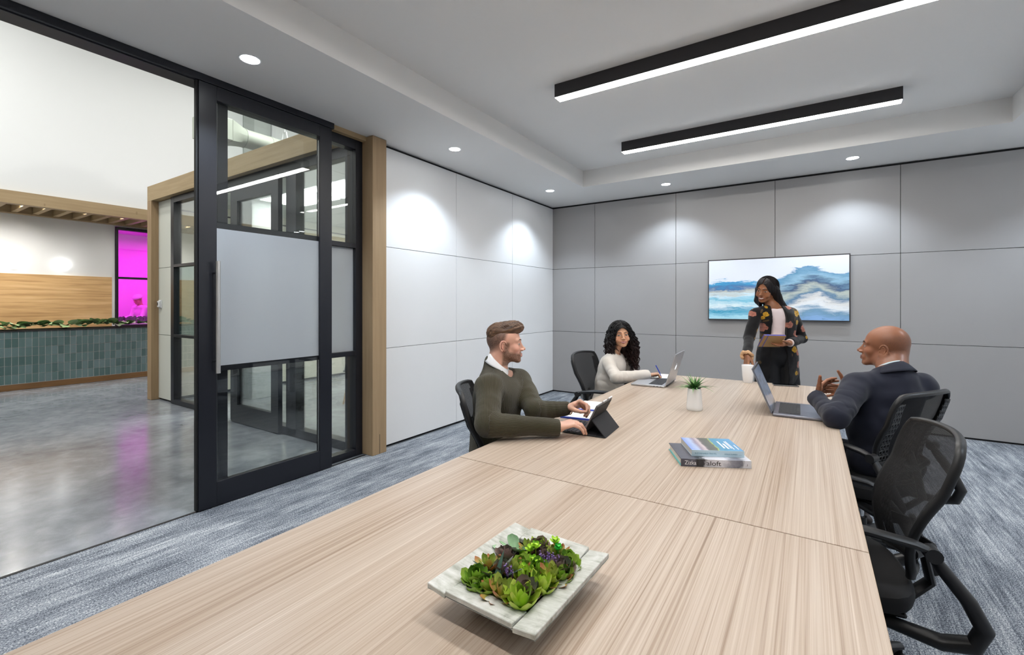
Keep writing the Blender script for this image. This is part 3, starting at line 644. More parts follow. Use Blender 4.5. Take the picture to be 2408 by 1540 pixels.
# ------------------------------------------------------------------ mesh office chairs
PL = MAT['black plastic']
def back_pt(u, v, inset=0.0, off=0.0):
    """backrest surface: u 0..1 across, v 0..1 up; local coords, sitter faces +Y"""
    w_ = .160 + .076 * math.sin(math.pi * .5 * min(1, v * 1.12)) - inset
    c = max(0, v - .80) / .20; w_ -= .052 * (1 - math.sqrt(max(0, 1 - c * c)))          # rounded upper corners
    c = max(0, .14 - v) / .14; w_ -= .050 * (1 - math.sqrt(max(0, 1 - c * c)))
    s = 2 * u - 1
    y = -.225 - .085 * v * v - .020 * v + .032 * math.sin(math.pi * min(v * 1.5, 1)) + .040 * s * s - off
    return Vector((w_ * s, y, .505 + .480 * v - .012 * s * s))
def make_chair(name, label, loc, rz):
    t = thing(name, label, 'chair', loc, rz, 'black mesh office chairs')
    # seat
    sp = []
    for i in range(40):
        a = 2 * math.pi * i / 40; c, s_ = math.cos(a), math.sin(a)
        r = (abs(c) ** 3.2 + abs(s_) ** 3.2) ** (-1 / 3.2); sp.append((c * r, s_ * r))
    b = MB(); prof = [(.86, -.075), (.97, -.06), (1.0, -.03), (.985, -.008), (.93, .003), (.7, .0), (.35, -.006), (0.02, -.008)]
    vs = []; n = 40
    for k, (rr, z) in enumerate(prof):
        for x, y in sp:
            fy = y * rr; vs.append((x * rr * .245 * (1 - .05 * fy), .02 + fy * .235, .475 + z - (.03 * max(0, fy - .55) ** 2 * 4)))
    fs = [(k * n + i, k * n + (i + 1) % n, (k + 1) * n + (i + 1) % n, (k + 1) * n + i) for k in range(len(prof) - 1) for i in range(n)]
    fs.append(tuple(range(n - 1, -1, -1))); fs.append(tuple(range((len(prof) - 1) * n, len(prof) * n)))
    b.add(vs, fs).obj('seat_cushion', MAT['seat fabric'], t, smooth=True)
    MB().box(-.19, .19, -.17, .19, .385, .402).obj('seat_pan', PL, t, bevel=.008)
    MB().box(-.075, .075, -.15, .13, .33, .386).obj('tilt_mechanism', PL, t, bevel=.012)
    MB().cyl((.05, .05, .36), (.30, .05, .365), .007, 10).obj('lever', PL, t, smooth=True)
    # backrest
    MB().grid(lambda u, v: back_pt(u, .006 + .988 * v, .004, -.004), 24, 34).obj('mesh_panel', MAT['chairmesh'], t, smooth=True)
    ring = [back_pt(0, v, .006, .010) for v in np.linspace(.02, .985, 24)] + [back_pt(u, .992, .006, .010) for u in np.linspace(.06, .94, 12)] + [back_pt(1, v, .006, .010) for v in np.linspace(.985, .02, 24)] + [back_pt(u, .004, .006, .010) for u in np.linspace(.94, .06, 10)]
    ring.append(ring[0]); rads = [.0105 if i < 58 else .010 for i in range(len(ring))]
    MB().tube(ring, rads, 10, cap=False, up=(0, 1, 0), flat=1.35).obj('back_frame', PL, t, smooth=True)
    for sgn in (0, 1):       # perforated side supports behind the mesh
        b = MB(); nr, nc = 13, 3
        for j in range(nr):
            for i in range(nc):
                def P(a, c):
                    v = .06 + .84 * (j + c) / nr; wd = .19 - .09 * v
                    u = .02 + wd * (i + a) / nc
                    return back_pt(u if sgn == 0 else 1 - u, v, 0, .022 - .012 * (i + a) / nc)
                hs = .30 - .010 * abs(j - 4) - .05 * (i == 0)
                outer = [(0, 0), (.5, 0), (1, 0), (1, .5), (1, 1), (.5, 1), (0, 1), (0, .5)]
                inner = [(.5 + hs * math.cos(a), .5 + hs * .92 * math.sin(a)) for a in [math.radians(225 + 45 * q) for q in range(8)]]
                b.add([P(*q) for q in outer] + [P(*q) for q in inner], [(q, (q + 1) % 8, 8 + (q + 1) % 8, 8 + q) for q in range(8)])
        o = b.obj('perforated_support', PL, t, smooth=True)
        md = o.modifiers.new('thickness', 'SOLIDIFY'); md.thickness = .006; md.offset = -1
    MB().tube([(0, -.10, .36), (0, -.22, .37), (0, -.285, .44), (0, -.262, .56), (0, -.235, .66)], [.03, .032, .03, .026, .018], 10, up=(0, 1, 0), flat=.5).obj('spine', PL, t, smooth=True)
    MB().tube([back_pt(.03, .22, 0, .02), Vector((-.1, -.262, .60)), Vector((0, -.262, .58)), Vector((.1, -.262, .60)), back_pt(.97, .22, 0, .02)], .016, 8, up=(0, 1, 0), flat=.6).obj('back_bracket', PL, t, smooth=True)
    # arms: pad on top, one bowed member running down behind and under the seat
    for s in (-1, 1):
        arm = MB().tube([(s * .268, -.21, .655), (s * .272, -.16, .672), (s * .275, -.04, .690), (s * .270, .08, .693), (s * .262, .15, .686)], [.017, .022, .024, .023, .014], 12, up=(0, 0, 1), flat=.62).obj('armrest', PL, t, smooth=True)
        MB().cyl((s * .245, -.205, .65), (s * .29, -.205, .65), .022, 14).obj('arm_pivot', PL, arm, smooth=True)
        MB().tube([(s * .262, -.205, .645), (s * .265, -.235, .60), (s * .268, -.290, .525), (s * .268, -.325, .450), (s * .262, -.305, .395), (s * .245, -.235, .372), (s * .20, -.11, .376), (s * .10, -.03, .376)],
                  [.015, .019, .021, .023, .024, .022, .018, .014], 12, up=(1, 0, 0), flat=1.25).obj('arm_support', PL, t, smooth=True)
    # base
    MB().cyl((0, 0, .09), (0, 0, .23), .028, 18).obj('gas_sleeve', PL, t, smooth=True)
    MB().cyl((0, 0, .22), (0, 0, .34), .016, 14).obj('gas_piston', MAT['chrome'], t, smooth=True)
    MB().lathe([(.05, .075), (.055, .10), (.045, .125), (.03, .13)], 18).obj('base_hub', PL, t, smooth=True)
    for k in range(5):
        a = 2 * math.pi * k / 5 + .3; d = Vector((math.cos(a), math.sin(a), 0)); q = Vector((-d.y, d.x, 0))
        leg = MB().tube([d * .03 + Vector((0, 0, .105)), d * .17 + Vector((0, 0, .098)), d * .305 + Vector((0, 0, .082))], [.026, .022, .017], 10, up=(0, 0, 1), flat=.75).obj('base_leg', PL, t, smooth=True)
        cs = MB()
        for e in (-1, 1): cs.cyl(d * .305 + q * (e * .008) + Vector((0, 0, .028)), d * .305 + q * (e * .024) + Vector((0, 0, .028)), .027, 16)
        cs.cyl(d * .305 + Vector((0, 0, .03)), d * .305 + Vector((0, 0, .085)), .007, 8)
        cs.obj('caster', MAT['black rubber'], leg, smooth=True)
    return t
CHAIRS = {}
CHAIRS['empty'] = make_chair('office_chair', 'empty black mesh chair tucked against the table, nearest the camera', (.075, 2.12, 0), R(98))
CHAIRS['bald'] = make_chair('office_chair', 'black mesh chair under the man in the navy blazer', (.24, 3.22, 0), R(56))
CHAIRS['olive'] = make_chair('office_chair', 'black mesh chair under the man in the olive sweater', (-1.31, 2.10, 0), R(-58))
CHAIRS['cream'] = make_chair('office_chair', 'black mesh chair under the woman in the cream blazer', (-1.44, 3.84, 0), R(-94))

# wall screen showing a seascape
t = thing('wall_screen', 'thin framed screen on the grey wall showing a blue and white seascape', 'screen', (-1.144, 6.627, 1.213))
W_, H_ = 1.541, .798
MB().box(0, W_, -.045, -.002, 0, H_).obj('frame', plain('screen frame', C(70, 66, 66), .4, .5), t, bevel=.002)
me = MB().box(0, 1, -.0005, 0, 0, 1).mesh('picture'); me.materials.append(MAT['art'])
place('picture', me, t, (.012, -.0455, .014), None, (W_ - .024, 1, H_ - .028))
# ------------------------------------------------------------------ things on the table
ZT = .76
PROPS0 = set(COL.objects)
# --- weathered tray of succulents
pl = thing('succulent_tray', 'weathered whitewashed wooden tray planted with many green succulents', 'planter', (-.458, .742, ZT), R(-2))
def m_weather():
    t = NT('whitewashed timber'); v = t.coord('Object', (9, 55, 30)); v2 = t.coord('Object', (14, 14, 14))
    a = t.noise(v, 1.5, 4, .65); b = t.noise(v2, 1.6, 4, .6, .5)
    f = t.math('ADD', t.math('MULTIPLY', a, .45), t.math('MULTIPLY', b, .55))
    c = t.ramp(f, [(.26, C(104, 104, 100)), (.36, C(158, 160, 150)), (.46, C(188, 190, 182)), (.58, C(208, 209, 204)), (.70, C(230, 230, 228)), (.80, C(212, 192, 156))])
    t.pbr(c, .75, 0, t.bump(a, .35, .002), .3); return t.m
wm = m_weather()
A, B = .126, .153; a_, b_ = .078, .104; zr, zi = .064, .058      # outer half sizes, inner opening, rim heights
def board(p, name='frame_board'):
    (x0, y0), (x1, y1), (x2, y2), (x3, y3) = p       # outer0, outer1, inner1, inner0
    th = .010
    bt = [(x0, y0, zr - th), (x1, y1, zr - th), (x2, y2, zi - th), (x3, y3, zi - th)]; tp = [(x0, y0, zr), (x1, y1, zr), (x2, y2, zi), (x3, y3, zi)]
    return MB().hexa(bt + tp).obj(name, wm, pl, bevel=.0012, seg=1)
g = .0012
board([(-A, -B), (-a_ - g, -B), (-a_ - g, B), (-A, B)][0:0] or [(-A, B), (-A, -B), (-a_ - g, -B), (-a_ - g, B)])
board([(A, -B), (A, B), (a_ + g, B), (a_ + g, -B)])
board([(-a_, -B), (a_, -B), (a_, -b_), (-a_, -b_)]); board([(a_, B), (-a_, B), (-a_, b_), (a_, b_)])
# sloped skirt and inner box
lo = [(-.055, -.074), (.055, -.074), (.055, .074), (-.055, .074)]; hi = [(-A, -B), (A, -B), (A, B), (-A, B)]
for i in range(4):
    j = (i + 1) % 4
    MB().add([(*lo[i], .0), (*lo[j], .0), (*hi[j], zr - .011), (*hi[i], zr - .011), (lo[i][0] * .93, lo[i][1] * .95, .006), (lo[j][0] * .93, lo[j][1] * .95, .006), (hi[j][0] * .93, hi[j][1] * .95, zr - .012), (hi[i][0] * .93, hi[i][1] * .95, zr - .012)],
             [(0, 1, 2, 3), (7, 6, 5, 4), (0, 4, 5, 1), (1, 5, 6, 2), (2, 6, 7, 3), (3, 7, 4, 0)]).obj('skirt_board', wm, pl)
MB().box(-.053, .053, -.072, .072, 0, .008).obj('tray_bottom', wm, pl)
MB().box(-.080, .080, -.106, .106, .030, .046).obj('soil', plain('moss soil', C(60, 66, 34), .95, var=.4, scale=60, bump=.8, bscale=120, bdist=.006), pl)
def m_leafgrad(name, c0, c1, c2, rough=.38):
    t = NT(name); g_ = t.a('TexCoord'); sp = t.a('SeparateXYZ'); t.t.links.new(g_.outputs['Generated'], sp.inputs[0])
    n = t.noise(t.coord('Object'), 90, 2)
    f = t.math('ADD', sp.outputs[1], t.math('MULTIPLY', t.math('SUBTRACT', n, .5), .25))
    c0, c1, c2 = [tuple(min(1, q * 1.25) for q in k[:3]) + (1,) for k in (c0, c1, c2)]
    c = t.ramp(f, [(.05, c0), (.55, c1), (.97, c2)])
    t.pbr(c, rough, 0, None, .45); return t.m
SUC = {  # leaf shape: length, width, bend, thickness, material, words
    'jade': (.032, .022, -.30, .006, m_leafgrad('jade leaf', C(70, 108, 36), C(118, 156, 46), C(146, 172, 72)), 'rounded green rosette'),
    'lime': (.034, .017, -.40, .006, m_leafgrad('lime leaf', C(92, 124, 36), C(150, 184, 52), C(178, 196, 84)), 'lime green rosette'),
    'red': (.038, .016, -.20, .005, m_leafgrad('red tip leaf', C(116, 138, 54), C(154, 166, 76), C(178, 112, 80)), 'rosette with red tips'),
    'dusk': (.034, .028, -.25, .005, m_leafgrad('dusky leaf', C(70, 78, 64), C(112, 96, 88), C(136, 114, 110)), 'dusky brown rosette'),
    'aloe': (.062, .018, .10, .006, m_leafgrad('aloe leaf', C(40, 70, 56), C(74, 104, 92), C(108, 96, 96)), 'dark spiky aloe rosette'),
    'pale': (.046, .026, .06, .005, m_leafgrad('pale leaf', C(64, 102, 60), C(114, 152, 108), C(146, 176, 140)), 'pale green broad leaf rosette'),
    'tiny': (.013, .010, -.2, .003, m_leafgrad('bright leaf', C(100, 150, 28), C(164, 204, 52), C(184, 212, 84)), 'small bright sprig'),
    'vivid': (.011, .010, -.2, .003, m_leafgrad('vivid leaf', C(26, 130, 36), C(48, 180, 58), C(90, 200, 80)), 'vivid green sprig'),
}
SL = {}
for k, (L, W, bd, th, m, d) in SUC.items():
    def fn(u, v, L=L, W=W, bd=bd, th=th, k=k):
        if k == 'aloe': wv = .95 * (1 - u) ** .6 * (1 - .15 * u)
        else:           # narrow foot, widest at two thirds, softly pointed tip
            wv = (.30 + .70 * math.sin(math.pi * .5 * min(1, u / .62))) if u < .62 else math.sqrt(max(0, 1 - ((u - .62) / .38) ** 2.2)) ** (.85 if k in ('jade', 'dusk', 'pale') else 1.25)
        s = 2 * v - 1; x = s * W * .5 * wv
        return (x, L * u, -bd * L * u * u * 1.3 - th * (1 - s * s) * (1 - .6 * u) * min(1, wv * 1.4))
    b = MB().grid(fn, 8, 4)
    me = b.mesh('leaf', True); me.materials.append(m); SL[k] = me
rs = random.Random(21)
def rosette(kind, x, y, size=1.0, n=(8, 6, 4), stem=0.0, tilt=(0, 0), base=.044, parent=None):
    """a succulent: outer rings of leaves as pieces of their own"""
    L, W, bd, th, m, d = SUC[kind]
    r = bpy.data.objects.new('succulent', None); COL.objects.link(r); r.parent = pl; r.empty_display_size = .01
    r.location = (x * 1.12, y * .93, base + stem); r.rotation_euler = (tilt[0], tilt[1], rs.uniform(0, 6.28)); r['label'] = d
    core = MB(); core.sphere((0, 0, .002), .006 * size, 8, 6)
    if stem > 0: core.cyl((0, 0, -stem), (0, 0, 0), .0014, 6)
    lv = [v.co.copy() for v in SL[kind].vertices]; lf = [tuple(q.vertices) for q in SL[kind].polygons]
    for ring, cnt in enumerate(n):
        el = (.18, .55, .92, 1.25)[ring] if kind != 'aloe' else (.5, .85, 1.2, 1.3)[ring]
        for i in range(cnt):
            a = 2 * math.pi * (i + .5 * ring) / cnt + rs.uniform(-.12, .12); s = size * (1, .88, .68, .48)[ring] * rs.uniform(.92, 1.08)
            rot = Matrix.Rotation(a, 3, 'Z') @ Matrix.Rotation(el + rs.uniform(-.08, .08), 3, 'X')
            if ring == 0: place('leaf', SL[kind], r, (0, 0, 0), rot, (s, s, s))
            else: core.add([rot @ (q * s) + Vector((0, 0, .003 * ring)) for q in lv], lf)
    core.obj('core', m, r, smooth=True)
    return r
spots = [('jade', -.050, -.090, 1.05), ('jade', -.020, -.098, .95), ('red', .010, -.100, 1.05), ('lime', .050, -.098, 1.1), ('dusk', .044, -.066, 1.0), ('lime', .058, -.034, 1.0),
         ('aloe', -.024, -.062, 1.0), ('red', -.056, -.040, .95), ('lime', .022, -.036, .95), ('red', .060, .006, 1.05), ('jade', .030, .010, 1.0), ('dusk', -.050, .018, .9),
         ('red', -.002, -.022, .95), ('jade', -.004, .006, .9), ('pale', -.050, .056, 1.05), ('dusk', .060, .044, 1.0), ('jade', .072, .026, .85), ('jade', .066, .074, .8), ('jade', .052, .094, .75),
         ('dusk', -.012, .092, .9), ('lime', -.014, .100, .8), ('red', .028, .096, .85), ('dusk', .004, .074, .7), ('jade', -.036, -.112, .7), ('red', -.030, .082, .7), ('dusk', -.030, -.030, .75)]
for k, x, y, s in spots:
    rosette(k, x, y, s * 1.12, (8, 6, 5, 3) if k not in ('aloe', 'pale') else (6, 4), tilt=(rs.uniform(-.22, .22), rs.uniform(-.22, .22)), base=.052)
for k, x, y, st in (('tiny', -.012, .052, .030), ('tiny', -.004, .062, .036), ('tiny', .006, .030, .022), ('tiny', .020, .020, .026), ('vivid', .034, .088, .034), ('tiny', .022, .100, .040), ('tiny', .012, -.020, .028), ('tiny', -.02, .04, .018)):
    rosette(k, x, y, 1.0, (5, 4), stem=st, base=.044)
for x, y, r_ in ((-.046, -.066, .018), (.012, -.066, .022), (.006, .048, .021), (.040, .062, .024)):
    MB().sphere((x * 1.12, y * .93, .048), r_, 16, 10, (1, 1, .8)).obj('moss_ball', plain('moss', C(76, 94, 30), .95, var=.3, scale=160, bump=1, bscale=400, bdist=.004), pl, smooth=True)
for x, y in ((.026, .036), (.046, .041), (-.002, -.045)):
    b = MB()
    for i in range(16):
        a = rs.uniform(0, 6.28); q = rs.uniform(.004, .016); top = (x + q * math.cos(a), y + q * math.sin(a), .074 + rs.uniform(0, .012))
        b.tube([(x, y, .048), ((x + top[0]) / 2, (y + top[1]) / 2, .064), top], .0006, 4); b.sphere(top, .0017, 6, 4)
    b.obj('purple_sprig', plain('purple bud', C(142, 112, 178), .6, var=.1), pl, smooth=True)

# --- two stacked books
def m_cover1():
    t = NT('grey dust jacket'); v = t.coord('Object', (1, 1, 1)); n = t.noise(v, 22, 5, .65, 1.0); sp = t.a('SeparateXYZ'); t.t.links.new(t.coord('Generated'), sp.inputs[0])
    c = t.ramp(t.math('ADD', sp.outputs[0], t.math('MULTIPLY', t.math('SUBTRACT', n, .5), .30)), [(.0, C(78, 78, 90)), (.20, C(96, 96, 108)), (.26, C(34, 34, 38)), (.34, C(60, 60, 66)), (.38, C(206, 206, 214)), (.62, C(226, 226, 234)), (.72, C(150, 152, 166)), (.84, C(112, 114, 126)), (.92, C(214, 216, 224))])
    t.pbr(c, .28, 0, None, .5); return t.m
def m_cover2():
    t = NT('blue travel cover'); n = t.noise(t.coord('Object'), 40, 5, .65, .6); sp = t.a('SeparateXYZ'); t.t.links.new(t.coord('Generated'), sp.inputs[0])
    x = t.math('ADD', sp.outputs[0], t.math('MULTIPLY', t.math('SUBTRACT', n, .5), .10))
    c = t.ramp(x, [(.0, C(132, 158, 222)), (.14, C(176, 190, 226)), (.22, C(150, 140, 156)), (.30, C(206, 190, 194)), (.34, C(108, 106, 104)), (.40, C(96, 98, 92)), (.52, C(104, 106, 94)), (.545, C(176, 196, 96)), (.56, C(96, 148, 176)), (.66, C(84, 150, 184)), (1.0, C(110, 162, 206))])
    t.pbr(c, .25, 0, None, .5); return t.m
bk_rz = math.atan2(.103, .204)
page = plain('book pages', C(226, 222, 214), .8, var=.04, scale=300)
b1 = thing('hardback_book', 'grey jacketed hardback book lettered aloft, lower of the two', 'book', (-.374, 1.645, ZT), bk_rz)
BW, BD = .232, .178
MB().box(0, BW, 0, BD, 0, .003).obj('back_cover', plain('teal board', C(110, 196, 196), .5), b1)
MB().box(.004, BW - .003, .004, BD - .003, .003, .0235).obj('page_block', page, b1)
cv = m_cover1()
MB().box(0, BW, 0, BD, .0235, .0265).obj('front_cover', cv, b1, bevel=.0008)
MB().box(0, BW, -.003, 0, 0, .0265).obj('spine', cv, b1, bevel=.001)
wt = plain('print white', C(240, 240, 242), .5); dk = plain('print dark', C(40, 38, 44), .5); tl_ = plain('print teal', C(92, 150, 170), .5)
text('lettering', 'Zizka', .020, wt, b1, (.012, -.0032, .007), (R(90), 0, 0), sx=.9)
text('lettering', 'aloft', .022, dk, b1, (.084, -.0032, .006), (R(90), 0, 0), sx=1.25)
text('lettering', '.1', .010, dk, b1, (.214, -.0032, .008), (R(90), 0, 0))
b2 = thing('paperback_book', 'pale blue travel paperback resting on the grey hardback', 'book', (-.374 + .0265, 1.645 + .046, ZT + .0268), bk_rz)
PW, PD = .176, .150
MB().box(.001, PW - .001, .001, PD - .001, .001, .0205).obj('page_block', page, b2)
pb = plain('pale blue spine', C(196, 220, 232), .35)
MB().box(0, PW, 0, PD, 0, .0012).obj('back_cover', pb, b2)
MB().box(0, PW, 0, PD, .0205, .0215).obj('front_cover', m_cover2(), b2)
MB().box(0, PW, -.001, 0, 0, .0215).obj('spine', pb, b2)
text('lettering', 'SUSTAINABLE TRAVEL', .0075, tl_, b2, (.010, -.0012, .008), (R(90), 0, 0))
text('lettering', 'HOLLY TUPPEN', .0062, tl_, b2, (.110, -.0012, .008), (R(90), 0, 0))
for k in range(2): MB().box(.158 + .005 * k, .162 + .005 * k, -.0013, -.001, .008, .0085).obj('mark', tl_, b2)
for x0, x1, y0, y1 in ((.118, .124, .03, .112), (.130, .137, .025, .085), (.143, .146, .03, .112), (.149, .152, .02, .115), (.164, .167, .02, .07)):
    MB().box(x0, x1, y0, y1, .02152, .0217).obj('cover_title', wt, b2)

# --- potted plant
pp = thing('potted_plant', 'spiky green plant in a tapered white pot on the table', 'plant', (-.513, 2.565, ZT))
MB().lathe([(.030, .006), (.038, .0), (.0405, .004), (.040, .02), (.0345, .10), (.0325, .112), (.030, .114), (.029, .106)], 36).obj('pot', MAT['white ceramic'], pp, smooth=True)
MB().lathe([(.029, .103), (.012, .106)], 20).obj('soil', plain('dark soil', C(50, 40, 30), .95, var=.3, scale=200), pp)
gl2 = [m_leafgrad('spiky leaf %d' % i, a, b, c, .4) for i, (a, b, c) in enumerate(((C(60, 96, 50), C(86, 132, 74), C(120, 158, 100)), (C(28, 64, 26), C(50, 96, 44), C(80, 124, 64)), (C(110, 142, 84), C(128, 164, 100), C(90, 130, 80))))]
rp = random.Random(6)
for i in range(30):
    ring = 0 if i < 13 else (1 if i < 23 else 2)
    L = (.105, .098, .085)[ring] * rp.uniform(.85, 1.12); W = .014; el = (.30, .75, 1.15)[ring] + rp.uniform(-.12, .12)
    curl = (.35, .22, .08)[ring] * rp.uniform(.6, 1.3)
    def fn(u, v, L=L, W=W, curl=curl):
        wv = (1 - u) ** .75 * (.75 + .6 * math.sin(math.pi * min(1, u * 1.4 + .05))); s = 2 * v - 1
        return (s * W * .55 * wv, L * u, curl * L * (u - u * u * 1.7) + .004 * abs(s) * wv)
    me = MB().grid(fn, 8, 2).mesh('leaf', True); me.materials.append(gl2[rp.choice((0, 0, 1, 1, 2))])
    a = 2.4 * i + rp.uniform(-.2, .2)
    place('leaf', me, pp, (.006 * math.cos(a + 1.57), .006 * math.sin(a + 1.57), .106), Matrix.Rotation(a, 3, 'Z') @ Matrix.Rotation(el, 3, 'X'))

# --- mug
mg = thing('mug', 'tall white ceramic mug in front of the standing woman', 'mug', (-.372, 3.672, ZT), R(100))
MB().lathe([(.030, .004), (.034, 0), (.0365, .006), (.0425, .06), (.0475, .143), (.0465, .1455), (.0445, .143), (.039, .06), (.032, .012), (.0, .010)], 40, cap1=False).obj('body', MAT['white ceramic'], mg, smooth=True)
MB().tube([(.042, 0, .118), (.062, 0, .121), (.076, 0, .104), (.076, 0, .066), (.062, 0, .042), (.039, 0, .038)], .0058, 10, up=(0, 1, 0), flat=1.3).obj('handle', MAT['white ceramic'], mg, smooth=True)

# --- phone
ph = thing('phone', 'dark phone lying flat near the far table edge', 'phone', (-.14, 3.665, ZT), R(12))
MB().box(-.076, .076, -.036, .036, .0, .0085).obj('body', plain('phone metal', C(120, 122, 124), .25, .8), ph, bevel=.003)
MB().box(-.072, .072, -.033, .033, .0085, .0089).obj('screen', plain('phone screen', C(12, 13, 16), .08), ph)

# --- laptops
def laptop(label, loc, rz, metal, w_, d_, ang, scr):
    """local: hinge along X at y=0, base towards -Y (user side), lid leaning to +Y"""
    t = thing('laptop', label, 'laptop', loc, rz)
    base = MB().box(-w_ / 2, w_ / 2, -d_, 0, .002, .014).obj('base', metal, t, bevel=.004)
    MB().box(-w_ * .40, w_ * .40, -d_ * .50, -d_ * .10, .0141, .0146).obj('keyboard_well', plain('key well', C(28, 28, 30), .5), base)
    ks = MB(); kw = w_ * .80 / 14
    for r in range(6):
        for i in range(14):
            if r == 0 and 4 <= i <= 8 and i != 4: continue
            x0 = -w_ * .40 + i * kw; x1 = x0 + kw * (5 if (r == 0 and i == 4) else 1); y0 = -d_ * .495 + r * d_ * .066
            ks.box(x0 + .0016, x1 - .0016, y0 + .0014, y0 + d_ * .066 - .0014, .0147, .0160)
    tag(ks.obj('keys', plain('laptop key', C(44, 45, 48), .5, var=.05), base), kind='stuff')
    MB().box(-w_ * .16, w_ * .16, -d_ * .93, -d_ * .55, .01405, .0143).obj('trackpad', metal, base)
    for i in range(3): MB().box(w_ / 2 - .0004, w_ / 2 + .0003, -.03 - .022 * i, -.018 - .022 * i, .006, .009).obj('port', MAT['joint black'], base)
    lid = MB().box(-w_ / 2, w_ / 2, 0, .006, 0, d_).obj('lid', metal, t, bevel=.003)
    lid.location = (0, .002, .014); lid.rotation_euler = (-ang, 0, 0)
    MB().box(-w_ / 2 + .004, w_ / 2 - .004, -.0006, 0, .008, d_ - .005).obj('bezel', plain('laptop bezel', C(16, 16, 18), .15), lid)
    MB().box(-w_ / 2 + .012, w_ / 2 - .012, -.001, -.0006, .02, d_ - .014).obj('display', scr, lid)
    MB().cyl((-w_ * .36, .004, .010), (w_ * .36, .004, .010), .006, 12).obj('hinge', plain('hinge grey', C(50, 50, 54), .4), t, smooth=True)
    return t, lid
silver = plain('silver aluminium', C(196, 198, 204), .35, .75, var=.02); space = plain('space grey aluminium', C(136, 138, 150), .33, .75, var=.02)
def m_screen(name, base, s):
    t = NT(name); v = t.coord('Generated', (3, 1, 4)); vo = t.a('TexVoronoi', {'Vector': v, 'Scale': 1.6}); vo.distance = 'CHEBYCHEV'
    c = t.ramp(vo.outputs['Distance'], [(.0, tuple(x * 1.25 for x in base[:3]) + (1,)), (.45, base), (.5, tuple(x * .55 for x in base[:3]) + (1,))])
    p = t.pbr(c, .12, 0, None, .5); p.inputs['Emission Strength'].default_value = s; t.t.links.new(c, p.inputs['Emission Color']); return t.m
lp1, lid1 = laptop('open silver laptop before the woman in the cream blazer', (-.822, 3.285, ZT), R(-90 + 3), silver, .345, .225, R(17), m_screen('screen one', C(150, 170, 200), .5))
em = MB(); q = 20
em.add([(0, .0066, d) for d in ()], [])
pts = []
for i in range(q):
    a = 2 * math.pi * i / q; r_ = .019 * (1 + .10 * math.cos(2 * a) - .16 * (1 if abs(a - .35) < .4 else 0))
    pts.append((r_ * .92 * math.cos(a), .0062, .115 + r_ * math.sin(a)))
em.add(pts, [tuple(range(q))]); em.add([(.002, .0062, .137), (.010, .0062, .146), (.012, .0062, .141), (.005, .0062, .136)], [(0, 1, 2, 3)])
em.obj('lid_emblem', m_emit('lit emblem', (.9, .95, 1, 1), 1.4), lid1)
st_ = MB()
for k in range(3): st_.box(-.150, -.144, .0060, .0063, .168 + .013 * k, .176 + .013 * k)
st_.obj('sticker', MAT['joint black'], lid1)
lp2, lid2 = laptop('open dark grey laptop before the man in the navy blazer', (-.158, 2.80, ZT), R(90 + 1), space, .345, .235, R(22), m_screen('screen two', C(78, 92, 116), .35))

# --- tablet in a keyboard folio
tb = thing('tablet_folio', 'grey tablet propped in a black keyboard folio', 'tablet', (-.80, 1.905, ZT), R(-90 + 4))
gk = plain('folio black', C(34, 34, 38), .7, var=.1, scale=200, bump=.15, bscale=500)
kb = MB().box(-.105, .105, -.12, .035, .001, .007).obj('keyboard_flap', gk, tb, bevel=.002)
ks = MB()
for r in range(5):
    for i in range(11): ks.box(-.100 + i * .0182, -.100 + i * .0182 + .0155, -.112 + r * .0185, -.112 + r * .0185 + .0155, .007, .0092)
tag(ks.obj('keys', plain('folio key', C(58, 58, 66), .5, var=.08), kb), kind='stuff')
MB().box(-.105, .105, .035, .075, .001, .005).obj('fold_flap', gk, tb)
slab = MB().box(-.105, .105, 0, .007, 0, .140).obj('tablet', plain('tablet grey', C(112, 112, 116), .35, .6), tb, bevel=.003)
slab.location = (0, -.022, .010); slab.rotation_euler = (R(-27), 0, 0)
MB().box(-.098, .098, -.0006, 0, .008, .133).obj('display', plain('tablet display', C(14, 15, 18), .1), slab)
MB().box(-.100, .100, .0072, .0085, .066, .132).obj('back_cover', gk, slab)
for x0, x1 in ((-.102, -.052), (-.02, .0), (.004, .024)):
    pn = MB().box(x0, x1, .0005, .0065, .140, .1465).obj('pencil' if x1 - x0 > .05 else 'button', MAT['white plastic'], slab, bevel=.002)
# prop flap from mid tablet down to the table
p0 = Vector((0, -.022, .010)); dv = Vector((0, math.sin(R(27)), math.cos(R(27)))); tpn = p0 + dv * .068 + Vector((0, .009, 0))
MB().hexa([(-.101, .076, .001), (.101, .076, .001), (.101, .081, .001), (-.101, .081, .001), (-.101, tpn.y, tpn.z), (.101, tpn.y, tpn.z), (.101, tpn.y + .004, tpn.z), (-.101, tpn.y + .004, tpn.z)]).obj('prop_flap', gk, tb)

# --- notebooks and pens
cream = plain('notebook paper', C(240, 238, 228), .8, var=.01); blue = plain('blue band', C(44, 74, 190), .5); kraft = plain('kraft cover', C(186, 148, 100), .75, var=.06, scale=120)
n1 = thing('open_notebook', 'open cream notebook with blue ribbon beside the olive sweater man', 'notebook', (-.985, 2.235, ZT), R(8))
MB().box(-.075, .075, -.205, .215, 0, .003).obj('cover', kraft, n1, bevel=.001)
for y0, y1 in ((-.20, -.002), (.002, .21)):
    MB().grid(lambda u, v, y0=y0, y1=y1: (-.072 + .144 * u, y0 + (y1 - y0) * v, .005 + .006 * math.sin(math.pi * (v if y0 < 0 else 1 - v) * .5 + .2)), 2, 10).obj('page', cream, n1, smooth=True)
MB().box(-.070, .078, -.030, -.022, .0115, .0125).obj('ribbon', blue, n1)
MB().box(-.076, .078, -.208, -.200, .001, .009).obj('elastic_band', blue, n1)
